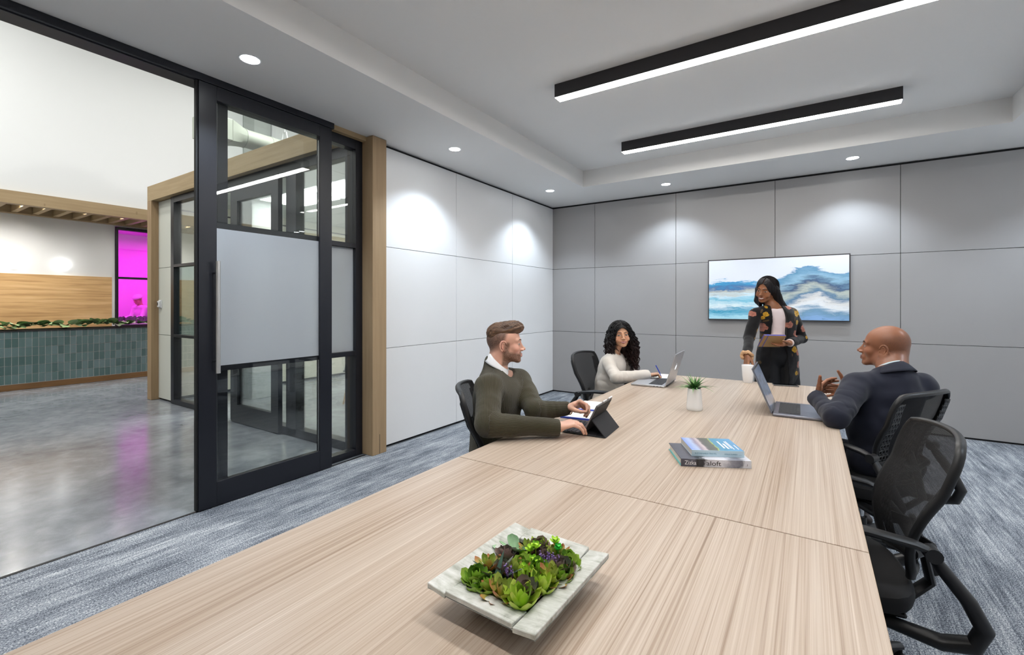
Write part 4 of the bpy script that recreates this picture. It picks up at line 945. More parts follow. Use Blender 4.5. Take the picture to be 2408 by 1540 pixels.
pen = MB().tube([(-.02, 0, .005), (.02, 0, .005), (.105, 0, .005), (.118, 0, .005)], [.004, .0045, .0045, .0015], 10).obj('pen', blue); pen.location = (-1.0, 2.165, ZT + .013); pen.rotation_euler = (0, 0, R(14))
tag(pen, 'blue pen lying on the open notebook', 'pen')
n2 = thing('open_notebook', 'open white notebook under the hand of the cream blazer woman', 'notebook', (-.945, 3.585, ZT), R(14))
MB().box(-.085, .085, -.10, .11, 0, .003).obj('cover', blue, n2, bevel=.001)
MB().box(-.082, .082, -.097, .107, .003, .009).obj('page_block', cream, n2, bevel=.001)
MB().box(-.086, .088, -.104, -.097, .001, .007).obj('elastic_band', blue, n2)

# table things scaled about the camera: places pushed outward, each enlarged on its base
KT = 1.175
tops = [o for o in COL.objects if o not in PROPS0 and o.parent is None]
for o in tops: o.location = (o.location.x * KT, o.location.y * KT, ZT + (o.location.z - ZT) * KT)
resize([o for o in tops if o not in (pl, mg)], KT); resize(pl, KT * .91); resize(mg, KT * .86)
# ------------------------------------------------------------------ modelling kit for bodies: blended rounded forms -> one skin
def V3(*a): return np.array(a if len(a) == 3 else a[0], float)
def unit(a): a = np.asarray(a, float); return a / max(1e-9, np.linalg.norm(a))
def frame(f, u):
    """columns right, forward, up"""
    f = unit(f); r = unit(np.cross(f, u)); u = np.cross(r, f); return np.stack([r, f, u], 1)
def rot_axis(v, ax, a):
    ax = unit(ax); v = np.asarray(v, float); return v * math.cos(a) + np.cross(ax, v) * math.sin(a) + ax * (ax @ v) * (1 - math.cos(a))
_rs = np.random.RandomState(5); _NT = _rs.rand(32, 32, 32)
def vnoise(P, s):
    Q = np.asarray(P) * s; i = np.floor(Q).astype(int); f = Q - i; f = f * f * (3 - 2 * f); i = i % 32; j = (i + 1) % 32
    g = lambda a, b, c: _NT[a, b, c]
    x0, y0, z0 = i[:, 0], i[:, 1], i[:, 2]; x1, y1, z1 = j[:, 0], j[:, 1], j[:, 2]; fx, fy, fz = f[:, 0], f[:, 1], f[:, 2]
    a = g(x0, y0, z0) * (1 - fx) + g(x1, y0, z0) * fx; b = g(x0, y1, z0) * (1 - fx) + g(x1, y1, z0) * fx
    c = g(x0, y0, z1) * (1 - fx) + g(x1, y0, z1) * fx; d = g(x0, y1, z1) * (1 - fx) + g(x1, y1, z1) * fx
    return (a * (1 - fy) + b * fy) * (1 - fz) + (c * (1 - fy) + d * fy) * fz - .5
class Form:
    def __init__(s): s.p = []; s.post = []
    def _add(s, fn, lo, hi, k, op): s.p.append((fn, np.array(lo), np.array(hi), k, op)); return s
    def cap(s, a, b, r1, r2=None, k=.01, op='u', flat=None):
        """tapered capsule; flat=(axis, factor) squeezes it along axis"""
        a, b = V3(a), V3(b); r2 = r1 if r2 is None else r2; ab = b - a; L2 = max(1e-12, ab @ ab); fl = None
        if flat is not None: fl = (unit(flat[0]), 1.0 / flat[1] - 1)
        def fn(P):
            q = P - a; t = np.clip(q @ ab / L2, 0, 1); d = q - t[:, None] * ab
            if fl is not None: d = d + (d @ fl[0])[:, None] * fl[0] * fl[1]
            return np.sqrt((d * d).sum(1)) - (r1 + (r2 - r1) * t)
        m = max(r1, r2); return s._add(fn, np.minimum(a, b) - m, np.maximum(a, b) + m, k, op)
    def ell(s, c, r, M=None, k=.01, op='u'):
        c = V3(c); r = np.array(r, float); M = np.eye(3) if M is None else M; rm = r.max()
        def fn(P):
            q = (P - c) @ M / r; k0 = np.sqrt((q * q).sum(1)) + 1e-9; q2 = q / r; k1 = np.sqrt((q2 * q2).sum(1)) + 1e-9
            return k0 * (k0 - 1) / k1
        return s._add(fn, c - rm, c + rm, k, op)
    def chain(s, pts, rads, k=.01, flat=None):
        for i in range(len(pts) - 1): s.cap(pts[i], pts[i + 1], rads[i], rads[i + 1], k if i else k, 'u', flat)
        return s
    def ev(s, P):
        d = np.full(len(P), .4)
        for fn, lo, hi, k, op in s.p:
            pad = k + .02
            m = ((P > lo - pad) & (P < hi + pad)).all(1)
            if not m.any(): continue
            dp = fn(P[m]); dc = d[m]
            if op == 'u':
                h = np.clip(.5 + .5 * (dc - dp) / k, 0, 1); d[m] = dc * (1 - h) + dp * h - k * h * (1 - h)
            elif op == 's':
                h = np.clip(.5 - .5 * (dc + dp) / k, 0, 1); d[m] = dc * (1 - h) - dp * h + k * h * (1 - h)
        for f in s.post: d = f(P, d)
        return d
    def bounds(s):
        lo = np.min([p[1] for p in s.p if p[4] == 'u'], 0); hi = np.max([p[2] for p in s.p if p[4] == 'u'], 0); return lo - .01, hi + .01
    def skin(s, vox, lo=None, hi=None):
        """dual (surface-net) skin of the form inside a box -> verts, quads"""
        b0, b1 = s.bounds(); lo = b0 if lo is None else np.maximum(V3(lo), b0); hi = b1 if hi is None else np.minimum(V3(hi), b1)
        st = 4; n = (np.ceil((hi - lo) / vox / st).astype(int) + 1) * st + 1
        cn = (n - 1) // st + 1
        ci = np.stack(np.meshgrid(*[np.arange(c) for c in cn], indexing='ij'), -1).reshape(-1, 3)
        dc = s.ev(lo + ci * (vox * st)).reshape(cn)
        act = np.abs(dc) < vox * st * 2.4
        near = np.minimum((np.arange(n.max()) + st // 2) // st, 10 ** 6)
        ix = [np.minimum(near[:n[k]], cn[k] - 1) for k in range(3)]
        D = dc[np.ix_(*ix)].copy(); A = act[np.ix_(*ix)]
        fi = np.argwhere(A)
        vals = np.empty(len(fi))
        for c in range(0, len(fi), 400000): vals[c:c + 400000] = s.ev(lo + fi[c:c + 400000] * vox)
        D[A] = vals
        S = D < 0
        c8 = [(i, j, k) for i in (0, 1) for j in (0, 1) for k in (0, 1)]
        cnt = sum(S[i:n[0] - 1 + i, j:n[1] - 1 + j, k:n[2] - 1 + k].astype(np.int8) for i, j, k in c8)
        mixd = (cnt > 0) & (cnt < 8); cells = np.argwhere(mixd)
        if len(cells) == 0: return np.zeros((0, 3)), np.zeros((0, 4), int)
        cv = np.stack([D[cells[:, 0] + i, cells[:, 1] + j, cells[:, 2] + k] for i, j, k in c8], 1)
        acc = np.zeros((len(cells), 3)); num = np.zeros(len(cells))
        for a in range(8):
            for b in range(a + 1, 8):
                da, db = np.array(c8[a]), np.array(c8[b])
                if abs(da - db).sum() != 1: continue
                va, vb = cv[:, a], cv[:, b]; m = (va < 0) != (vb < 0)
                t = va[m] / (va[m] - vb[m]); acc[m] += da + t[:, None] * (db - da); num[m] += 1
        verts = lo + (cells + acc / num[:, None]) * vox
        idx = -np.ones(mixd.shape, int); idx[mixd] = np.arange(len(cells))
        quads = []
        for ax in range(3):
            o = [x for x in range(3) if x != ax]
            sl0 = [slice(None)] * 3; sl1 = [slice(None)] * 3; sl0[ax] = slice(0, -1); sl1[ax] = slice(1, None)
            ch = S[tuple(sl0)] != S[tuple(sl1)]; e = np.argwhere(ch)
            ok = (e[:, o[0]] > 0) & (e[:, o[1]] > 0) & (e[:, o[0]] < n[o[0]] - 1) & (e[:, o[1]] < n[o[1]] - 1); e = e[ok]
            def cell(d0, d1):
                c = e.copy(); c[:, o[0]] += d0; c[:, o[1]] += d1; return idx[c[:, 0], c[:, 1], c[:, 2]]
            q = np.stack([cell(-1, -1), cell(0, -1), cell(0, 0), cell(-1, 0)], 1)
            ins = S[e[:, 0], e[:, 1], e[:, 2]]
            flip = ins if ax != 1 else ~ins
            q[~flip] = q[~flip][:, ::-1]; q = q[(q >= 0).all(1)]; quads.append(q)
        return verts, np.concatenate(quads)
def smooth_verts(v, q, it=1, lam=.5):
    e = np.concatenate([q[:, [0, 1]], q[:, [1, 2]], q[:, [2, 3]], q[:, [3, 0]]]); 
    for _ in range(it):
        acc = np.zeros_like(v); c = np.zeros(len(v))
        np.add.at(acc, e[:, 0], v[e[:, 1]]); np.add.at(acc, e[:, 1], v[e[:, 0]]); np.add.at(c, e[:, 0], 1); np.add.at(c, e[:, 1], 1)
        v = v + lam * (acc / np.maximum(c, 1)[:, None] - v)
    return v
def skin_obj(name, chunks, mat, parent, col=None, attrs=None, origin=(0, 0, 0)):
    """chunks: list of (verts, quads) -> one smooth mesh object; col(P)->(n,3) linear dye"""
    vs, fs, o = [], [], 0
    for v, q in chunks:
        vs.append(v); fs.append(q + o); o += len(v)
    v = np.concatenate(vs); q = np.concatenate(fs)
    me = bpy.data.meshes.new(name); me.vertices.add(len(v)); me.vertices.foreach_set('co', (v - V3(origin)).astype(np.float32).ravel())
    me.loops.add(len(q) * 4); me.loops.foreach_set('vertex_index', q.astype(np.int32).ravel())
    me.polygons.add(len(q)); me.polygons.foreach_set('loop_start', np.arange(0, len(q) * 4, 4, dtype=np.int32))
    me.polygons.foreach_set('use_smooth', np.ones(len(q), bool)); me.update(); me.validate()
    if col is not None and len(me.vertices) == len(v):
        a = me.color_attributes.new('Col', 'FLOAT_COLOR', 'POINT'); c = np.ones((len(v), 4), np.float32); c[:, :3] = col(v); a.data.foreach_set('color', c.ravel())
    for k, fn in (attrs or {}).items():
        a = me.attributes.new(k, 'FLOAT', 'POINT'); a.data.foreach_set('value', fn(v).astype(np.float32))
    return link(name, me, mat, parent)
def sstep(a, b, x): t = np.clip((x - a) / (b - a), 0, 1); return t * t * (3 - 2 * t)
def blend(c, m, col): return c * (1 - m[:, None]) + np.array(col[:3]) * m[:, None]

# ------------------------------------------------------------------ head
class Head:
    def __init__(s, O, f, u=(0, 0, 1), hs=1.0, wide=1.0, jaw=1.0, nose=1.0, lips=1.0, smile=0.0, open_=0.0, chin=1.0, dome=0.0):
        s.O = V3(O); s.M = frame(f, u); s.hs = hs; s.wide = wide; s.jaw = jaw; s.nose = nose; s.lips = lips; s.smile = smile; s.open = open_; s.chin = chin; s.dome = dome
    def w(s, x, y, z): return s.O + s.hs * (s.M @ V3(x * s.wide, y, z))
    def loc(s, P): q = (np.asarray(P) - s.O) @ s.M / s.hs; q[:, 0] /= s.wide; return q
    def add(s, F, neck_to=None, neck_r=.056):
        w, h, M = s.w, s.hs, s.M
        E = lambda c, r, k, op='u', MM=None: F.ell(w(*c), [r[0] * h * s.wide, r[1] * h, r[2] * h], M if MM is None else MM, k * h, op)
        K = lambda a, b, r1, r2, k, op='u', fl=None: F.cap(w(*a), w(*b), r1 * h, r2 * h, k * h, op, fl)
        E((0, -.014, .028), (.0755, .096, .087), .01)
        E((0, .028, .032), (.062, .056, .062), .02)
        if s.dome > 0: E((0, -.022, .044), (.070, .086, .080 * s.dome), .02)
        E((0, .026, -.045), (.058, .054, .062), .025)
        for x in (-1, 1):
            K((x * .052 * s.jaw, -.008, -.052), (x * .020 * s.jaw, .066, -.096), .016, .014, .028)
            E((x * .041, .056, -.028), (.022, .022, .022), .022)
        E((0, .077, -.100), (.021 * s.jaw, .015, .014 * s.chin), .016)
        E((0, .078, -.066), (.030, .018, .022), .016)
        for x in (-1, 1):
            K((x * .014, .0865, .018), (x * .047, .066, .019), .0085, .0075, .016)
            E((x * .0330, .094, -.003), (.017, .013, .0105), .010, 's')
            E((x * .0325, .0705, -.003), (.0135, .0130, .0125), .005)
        E((0, .046, -.014), (.046, .036, .046), .02)
        K((0, .074, .010), (0, .084, -.034), .0105, .0150 * s.nose, .014)
        K((0, .0865, .006), (0, .106, -.030), .0062, .0088 * s.nose, .013)
        E((0, .1125, -.034), (.0098 * s.nose, .0095, .0085), .007)
        for x in (-1, 1):
            E((x * .0120 * s.nose, .1005, -.0385), (.0075 * s.nose, .0095, .0070), .006)
            E((x * .0062 * s.nose, .107, -.0465), (.0035, .0045, .003), .003, 's')
        sm = s.smile * .006; op_ = s.open * .5
        for x in (-1, 1):
            K((0, .0965, -.0640 + op_ * .3), (x * (.021 + sm), .0855, -.0672 + sm), .0042 * s.lips, .0022, .005)
            K((0, .0955, -.0745 - op_), (x * (.019 + sm), .0855, -.0690 + sm), .0052 * s.lips, .0022, .005)
            K((x * .002, .1005, -.0692 - op_ * .3), (x * (.020 + sm), .0885, -.0682 + sm), .0014 + op_ * .55, .0010, .003, 's')
            if s.smile > 0: E((x * .046, .066, -.047), (.016, .015, .014), .016)
            # ears: thin plate, rolled rim, inner fold, lobe
            ew = lambda y, z, o: (x * (.0755 + o + .28 * max(0, -.004 - y)), y, z)
            E(ew(-.015, -.010, .0015), (.0042, .0165, .027), .004)
            rim = [ew(-.015 + .0195 * math.cos(a_), -.009 + .030 * math.sin(a_), .0055) for a_ in np.linspace(.35, 4.3, 11)]
            for i_ in range(10): K(rim[i_], rim[i_ + 1], .0042, .0042, .002)
            fold = [ew(-.014 + .0105 * math.cos(a_), -.008 + .018 * math.sin(a_), .0052) for a_ in np.linspace(1.2, 4.0, 6)]
            for i_ in range(5): K(fold[i_], fold[i_ + 1], .0030, .0030, .002)
            E(ew(-.004, -.036, .004), (.0052, .0085, .0085), .004); E(ew(.003, -.016, .003), (.0035, .004, .006), .003)
        if neck_to is not None:
            F.cap(w(0, -.026, -.045), neck_to, neck_r * h, neck_r * h * 1.04, .022 * h)
        return s
    def eye(s, F, parent, side, iris, gaze=(0, 0), openness=1.0, squint=0.0):
        """almond of the visible eyeball, a piece of its own lying on the face; gaze in mm"""
        cx, cz = side * .0325, -.0030; nu, nv = 24, 12; vs = []; cs = []; gx, gz = gaze[0] * .001, gaze[1] * .001
        X = np.zeros((nu + 1, nv + 1)); Z = np.zeros_like(X)
        for i in range(nu + 1):
            t = 2 * i / nu - 1; e = max(0, 1 - t * t); tilt = .0014 * t * side
            top = .0068 * openness * e ** .65; bot = -.0052 * (openness - squint) * e ** .85
            for j in range(nv + 1): X[i, j] = cx + .0160 * t; Z[i, j] = cz + tilt + bot + (top - bot) * j / nv
        ys = np.linspace(.115, .045, 141); n = X.size
        P = np.stack([np.repeat(X.ravel(), 141), np.tile(ys, n), np.repeat(Z.ravel(), 141)], 1); P[:, 0] *= s.wide
        d = F.ev(s.O + s.hs * (P @ s.M.T)).reshape(n, 141); y = ys[np.argmax(d < 0, 1)]
        for i in range(nu + 1):
            for j in range(nv + 1):
                k = i * (nv + 1) + j; vs.append(s.w(X[i, j], y[k] + .0011, Z[i, j])); r = math.hypot(X[i, j] - cx - gx, Z[i, j] - cz - .0006 - gz)
                col = (.46, .44, .42) if r > .0060 else (iris if r > .0027 else (.004, .004, .004))
                if math.hypot(X[i, j] - cx - gx - .0018, Z[i, j] - cz - gz - .0028) < .0011: col = (.75, .75, .75)  # pale dot by the pupil: a glint painted into the colour
                if j >= nv - 1: col = (.010, .008, .007)
                elif j == 0 or i < 1 or i > nu - 1: col = (.10, .05, .04)
                cs.append(col)
        fs = [(i * (nv + 1) + j, (i + 1) * (nv + 1) + j, (i + 1) * (nv + 1) + j + 1, i * (nv + 1) + j + 1) for i in range(nu) for j in range(nv)]
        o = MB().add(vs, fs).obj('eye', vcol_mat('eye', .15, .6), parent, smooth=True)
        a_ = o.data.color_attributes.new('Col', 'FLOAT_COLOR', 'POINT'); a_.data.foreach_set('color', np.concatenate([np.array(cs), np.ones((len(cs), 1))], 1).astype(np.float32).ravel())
        return o
    def onto(s, F, x, z, lift=0.0):
        """point of the face surface at local x,z, seen from the front"""
        y = np.linspace(.16, 0, 161); P = np.stack([s.w(x, t, z) for t in y]); d = F.ev(P); i = np.argmax(d < 0)
        return s.w(x, y[i] + lift, z)
    def brow(s, F, parent, side, mat, pts=((.011, .0195), (.023, .0232), (.036, .0240), (.049, .0180)), r=(.0030, .0034, .0028, .0012)):
        P = [s.onto(F, side * x, z, .0006) for x, z in pts]
        return MB().tube(P, [q * s.hs for q in r], 8, up=tuple(s.M[:, 1]), flat=.45).obj('eyebrow', mat, parent, smooth=True)

# ------------------------------------------------------------------ hand
def hand(F, W, d, n, right, curl=(.3, .35, .4, .45), bend=(.35, .35, .35, .35), spread=(.10, .02, -.06, -.14), thumb=(.75, .55, -.25), tcurl=.25, sc=1.0, fl=1.0):
    """palm, four separate fingers and a thumb; d towards the knuckles, n out of the back of the hand"""
    d = unit(d); n = unit(np.asarray(n) - d * (np.asarray(n) @ d)); s = np.cross(d, n) * (-1 if right else 1); W = V3(W)
    T = lambda a, b, c=0: W + sc * (d * a + s * b + n * c)
    base = [(.087, .026), (.091, .0065), (.086, -.0135), (.077, -.032)]; tips = []
    for i, (a, b) in enumerate(base):
        F.cap(T(.004, b * .55), T(a, b, .001), .0145 * sc, .0112 * sc, .012 * sc, 'u', (n, .92))
    F.cap(T(.02, .018, -.006), T(.05, .026, -.006), .014 * sc, .012 * sc, .012 * sc)
    ln = [(.043, .025, .021), (.047, .029, .022), (.043, .027, .021), (.034, .020, .018)]
    for i, (a, b) in enumerate(base):
        p = T(a, b, .0); ang = 0; dirr = unit(d + s * spread[i])
        for j in range(3):
            ang += curl[i] if j == 0 else bend[i] * (1.15 if j == 1 else .75)
            v = dirr * math.cos(ang) - n * math.sin(ang); q = p + v * ln[i][j] * sc * fl
            r = [.0096, .0086, .0078, .0066][j:j + 2]; r = [x * sc * (.88 if i == 3 else 1) for x in r]
            F.cap(p, q, r[0], r[1], .0035 * sc); p = q
        tips.append(p)
    td = unit(d * thumb[0] + s * thumb[1] + n * thumb[2]); p = T(.018, .022, -.006)
    ax = unit(np.cross(td, d + 1e-3)); 
    for j, (L, r0, r1) in enumerate(((.044, .0150, .0122), (.034, .0112, .0098), (.027, .0098, .0078))):
        q = p + td * L * sc; F.cap(p, q, r0 * sc, r1 * sc, .007 * sc if j == 0 else .0035 * sc); p = q
        td = rot_axis(td, ax, tcurl)
    return tips
# ------------------------------------------------------------------ people; joint positions worked out from image pixels at guessed depths
L3 = lambda *a: np.array(C(*a)[:3])
SKIN = vcol_mat('skin', .40, .5, .10, 900, .0006, sub=.12)
def cloth_mat(name, bump=.25, bscale=900, rough=.85, sheen=.15): return vcol_mat(name, rough, .25, bump, bscale, .0008, sheen=sheen)
def flatcol(c): return lambda P: np.tile(np.array(c[:3], float), (len(P), 1))
class Person:
    def __init__(s, label, base):
        s.base = V3(base); s.root = thing('person', label, 'person', base); s.kids = []
    def skin(s, name, chunks, mat, col=None, parent=None, attrs=None):
        o = skin_obj(name, chunks, mat, parent or s.root, col, attrs, origin=s.base); return o
    def fix(s, o, under_root=True):
        """piece modelled in world metres, hung on the person"""
        if o.parent is s.root or o.parent.parent is s.root and o.parent.location.length < 1e-6: o.location = -Vector(s.base)
        return o
def torso(F, parts, Rv, Fv, k=.06):
    """parts: (centre, halfwidth, halfdepth, halfheight)"""
    Rv = unit(Rv); Fv = unit(np.asarray(Fv) - Rv * (np.asarray(Fv) @ Rv)); U = np.cross(Rv, Fv); M = np.stack([Rv, Fv, U], 1)
    for c, a, b, h in parts: F.ell(c, (a, b, h), M, k)
    return M
def folds(amp1=.010, f1=13, amp2=.005, f2=29, where=None):
    def post(P, d):
        m = np.abs(d) < .05
        if m.any():
            q = P[m]; e = amp1 * vnoise(q, f1) + amp2 * vnoise(q + 7.3, f2)
            if where is not None: e = e * where(q)
            d = d.copy(); d[m] += e
        return d
    return post
def creases(a, b, c, amp=.006, per=.034, reach=.13, seed=0.0):
    """sleeve creases that ring the arm round a bent elbow, deepest on the inner side"""
    a, b, c = V3(a), V3(b), V3(c); inn = unit(unit(a - b) + unit(c - b))
    def post(P, d):
        m = (np.abs(d) < .03) & (np.linalg.norm(P - b, axis=1) < reach * 1.5)
        if not m.any(): return d
        q = P[m] - b; s_ = np.where(q @ unit(c - b) > q @ unit(a - b), q @ unit(c - b), -(q @ unit(a - b))); w_ = np.exp(-(s_ / reach) ** 2) * (.35 + .65 * sstep(-.04, .04, q @ inn))
        ph = 2 * math.pi * (s_ / per + 1.3 * vnoise(P[m] + seed, 11) + .5 * vnoise(P[m] + seed, 30)); d = d.copy(); d[m] -= amp * w_ * (np.abs(np.sin(ph * .5)) ** .7 - .6) * (.5 + 1.0 * (vnoise(P[m] - seed, 18) + .5)); return d
    return post
def cuffs(*ends):
    """flat open cuffs: (wrist point, elbow point)"""
    def post(P, d):
        for c, b in ends:
            c, b = V3(c), V3(b); u = unit(c - b); t = (P - c) @ u; r = np.linalg.norm(P - c - t[:, None] * u, axis=1)
            d = np.where((r < .085) & (t > -.04), np.maximum(d, t), d)
        return d
    return post
def segd(P, a, b):
    a, b = V3(a), V3(b); ab = b - a; t = np.clip((P - a) @ ab / (ab @ ab), 0, 1); return np.linalg.norm(P - a - t[:, None] * ab, axis=1)
def collar(P_, name, mat, c, M, r_top, r_bot, h_back, h_front, tip, gap=18, drop=0.0, parent=None, n=40, lean=.0):
    """turned-down collar: a band round the neck with two front points"""
    vs = []; R_, F_, U_ = M[:, 0], M[:, 1], M[:, 2]
    for i in range(n + 1):
        a = math.radians(gap + (360 - 2 * gap) * i / n); fr = (1 + math.cos(a)) / 2       # 1 at the front
        e = max(0, 1 - min(i, n - i) / 7.0); h = h_back * (1 - fr) + h_front * fr
        for j in range(5):
            t = j / 4; r = r_top + (r_bot - r_top) * t ** .8; z = h * (1 - t) - drop * fr * 1.0 - tip * e * t
            vs.append(V3(c) + (R_ * math.sin(a) + F_ * (math.cos(a) + lean * fr)) * r + U_ * z)
    fs = [(i * 5 + j, i * 5 + j + 1, (i + 1) * 5 + j + 1, (i + 1) * 5 + j) for i in range(n) for j in range(4)]
    o = MB().add(vs, fs).obj(name, mat, parent or P_.root, smooth=True); md = o.modifiers.new('t', 'SOLIDIFY'); md.thickness = .0035; md.offset = 0
    return P_.fix(o)
def locks(specs, n=5):
    """specs: list of (points, radii) -> one mesh of tapering strands"""
    b = MB()
    for pts, rad in specs: b.tube([tuple(p) for p in pts], [float(r) for r in rad], n, cap=True)
    return b
def part_locks(hd, n, seed, hang, amp, rad, rx=.094, ry=.116, rz_=.101, cy=-.016, cz=.030, spread=.0, freq=5.0, ymax=.082):
    """strands that leave a centre parting, follow the skull and hang down"""
    rr = random.Random(seed); out = []
    for i in range(n):
        y0 = rr.uniform(-.085, ymax); side = rr.choice((-1, 1)); k = math.sqrt(max(.02, 1 - ((y0 - cy) / ry) ** 2)); L = rr.uniform(*hang); ph = rr.uniform(0, 6.28); N = 40; pts = []; rads = []; turn = rr.uniform(1.45, 1.75); back = rr.uniform(.0, .05)
        arc = turn * rx; tot = arc + L; lift = rr.uniform(.0, .004); st = rr.uniform(.01, .16)
        for j in range(N):
            t = j / (N - 1); s_ = st * arc + (tot - st * arc) * t
            f = min(s_ / arc, 1) * turn; x = side * (rx * k + lift) * math.sin(f); z = cz + (rz_ * k + lift) * math.cos(f); y = y0 - back * t
            if s_ > arc: z -= (s_ - arc); x += side * spread * (s_ - arc) * .5
            a = amp * min(1, s_ / .12); w_ = ph + freq * 2 * math.pi * s_ / .2
            pts.append(hd.w(x + a * math.cos(w_), y + a * math.sin(w_), z)); rads.append(rad * (1 - .75 * t) * rr.uniform(.9, 1.1))
        out.append((pts, rads))
    return out
def legs_form(F, hips, knees, ankles, r=(.085, .060, .050), k=.03):
    for h, q, a in zip(hips, knees, ankles): F.cap(h, q, r[0], r[1], k); F.cap(q, a, r[1], r[2], k)
def shoes(P_, ankles, d, mat):
    for a in ankles:
        a = V3(a); d = unit(d); f = Form(); g = V3(a[0], a[1], .035)
        f.cap(g - d * .05, g + d * .14, .034, .030, .01, 'u', ((0, 0, 1), .85)); f.cap(g, a, .04, .045, .02)
        P_.skin('shoe', [f.skin(.008)], mat)

# ============ man in the olive sweater
def build_olive():
    p = Person('bearded man in olive ribbed sweater typing on a tablet', (-1.50, 2.12, 0))
    hd = Head((-1.452, 2.158, 1.194), (.80, .60, .02), (.0, .0, 1), .955, 1.0, 1.0, 1.05)
    nb = V3(-1.490, 2.118, 1.070); sr, sl = V3(-1.430, 1.965, .975), V3(-1.445, 2.300, .965)
    er, wr, el, wl = V3(-1.308, 1.797, .838), V3(-1.035, 2.020, .812), V3(-1.234, 2.12, .848), V3(-1.130, 2.305, .835)
    hip = V3(-1.475, 2.11, .55); Rv = sr - sl; Fv = V3(1, 0, .0)
    B = Form(); hd.add(B, nb - V3(0, 0, .02), .062)
    torso(B, [(hip, .15, .115, .12), (hip + V3(.0, 0, .17), .13, .10, .14), (hip + V3(.005, 0, .34), .14, .105, .13)], Rv, Fv)
    for a, b, c in ((sr, er, wr), (sl, el, wl)): B.cap(nb - V3(0, 0, .06), a, .05, .05, .04); B.chain([a, b, c], [.046, .038, .0265], .02)
    hand(B, wr + V3(-.012, -.012, 0), (.62, .72, .16), (-.25, -.35, .9), True, (.45, .5, .5, .55), (.45, .45, .45, .4), thumb=(.75, .55, -.45), sc=1.02)
    hand(B, wl + V3(-.004, -.01, .0), (.80, .42, .40), (-.1, .55, .85), False, (.95, 1.0, 1.05, 1.05), (.75, .75, .7, .7), thumb=(.55, .25, -.75), tcurl=.2, sc=1.02)
    legs_form(B, [hip + V3(.04, -.09, -.02), hip + V3(.04, .09, -.02)], [(-1.08, 1.99, .52), (-1.08, 2.22, .52)], [(-1.06, 1.99, .08), (-1.06, 2.22, .08)], (.07, .05, .04))
    sk, lip, dk = L3(222, 172, 150), L3(196, 124, 116), L3(96, 68, 50)
    def col(P):
        q = hd.loc(P); x, y, z = np.abs(q[:, 0]), q[:, 1], q[:, 2]; n = vnoise(P, 260); c = np.tile(sk, (len(P), 1)) * (1 + .10 * vnoise(P, 40))[:, None]
        head = (np.linalg.norm(q, axis=1) < .17)
        rosy = np.exp(-((x - .045) ** 2 + (y - .065) ** 2 + (z + .03) ** 2) / .0008) + np.exp(-((x - .08) ** 2 + (y + .012) ** 2 + (z + .01) ** 2) / .0009); c = blend(c, np.clip(rosy * .30, 0, .45) * head, L3(224, 140, 124))
        beard = sstep(.010, .03, (-.034 - z) + .30 * np.clip(.05 - y, -.02, .035)) * sstep(-.028, -.008, y - .12 * (z + .06)) * (1 - .0) * sstep(-.135, -.118, z + 0 * x)
        side = sstep(.058, .066, x) * sstep(-.02, .0, y + .0) * (1 - sstep(.016, .03, y)) * sstep(-.06, -.045, z) * (1 - sstep(.0, .02, z))
        mo = np.exp(-((z + .0565) / .006) ** 2) * (x < .028) * (y > .07); lipm = (((z + .069) / .009) ** 2 + (x / .023) ** 2 < 1) & (y > .08)
        bm = np.clip(np.maximum(np.maximum(beard, side), mo), 0, 1) * (~lipm) * (.78 + .35 * n); c = blend(c, np.clip(bm, 0, .88) * head, dk)
        c = blend(c, lipm * .6 * head, lip)
        bk = sstep(.012, -.018, y - .35 * (z - .03)); up = sstep(-.035, .030, z + .45 * np.clip(-y - .03, 0, .06) * 1.6)
        hair = np.clip(bk * up, 0, 1) * (x < .083); ear = (x > .0745) & (np.abs(z + .012) < .034) & (np.abs(y + .014) < .024)
        c = blend(c, np.clip(hair * (.84 + .3 * n), 0, .92) * head * (~ear), L3(74, 56, 46)); return c
    lo, hi = hd.O - .17, hd.O + .17; lo[2] = 1.0
    ch = [B.skin(.0022, lo, hi)]
    for w_ in (wr, wl): ch.append(B.skin(.0024, w_ - V3(.07, .07, .10), w_ + V3(.20, .20, .12)))
    ch.append(B.skin(.009, None, V3(9, 9, 1.02)))
    body = p.skin('body', ch, SKIN, col)
    for s_ in (-1, 1):
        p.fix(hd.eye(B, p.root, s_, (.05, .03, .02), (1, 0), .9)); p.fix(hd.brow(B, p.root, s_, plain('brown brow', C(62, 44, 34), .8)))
    # sweater
    S = Form(); M = torso(S, [(hip + V3(0, 0, .03), .175, .14, .13), (hip + V3(.0, 0, .17), .165, .135, .16), (hip + V3(.008, 0, .345), .172, .130, .145)], Rv, Fv)
    for a, b, c in ((sr, er, wr), (sl, el, wl)):
        S.cap(nb - V3(.0, 0, .055), a + V3(0, 0, -.005), .065, .068, .05); S.cap(a, b, .068, .058, .03); S.cap(b, c - .02 * unit(c - b), .058, .042, .02)
        S.cap(c - .055 * unit(c - b), c + .004 * unit(c - b), .043, .039, .004)
    S.cap(nb + V3(-.012, 0, .012), hd.w(0, -.05, -.11), .062, .05, .03)
    def neckcut(P, d):
        ax = unit(hd.w(0, -.028, -.08) - nb); t = (P - nb) @ ax; r = np.linalg.norm(P - nb - t[:, None] * ax, axis=1)
        fwd = (P - nb) @ V3(1, .1, 0)
        return np.where((r < .115) & (t > -.08), np.maximum(d, t - .016 + .36 * np.clip(fwd, -.02, .10)), d)
    S.post += [folds(.016, 9, .007, 21), creases(sr, er, wr, .003, .05, .12, 2.0), creases(sl, el, wl, .003, .05, .12, 5.0), neckcut, cuffs((wr - .002 * unit(wr - er), er), (wl - .002 * unit(wl - el), el))]
    ax_t = unit(nb - hip)
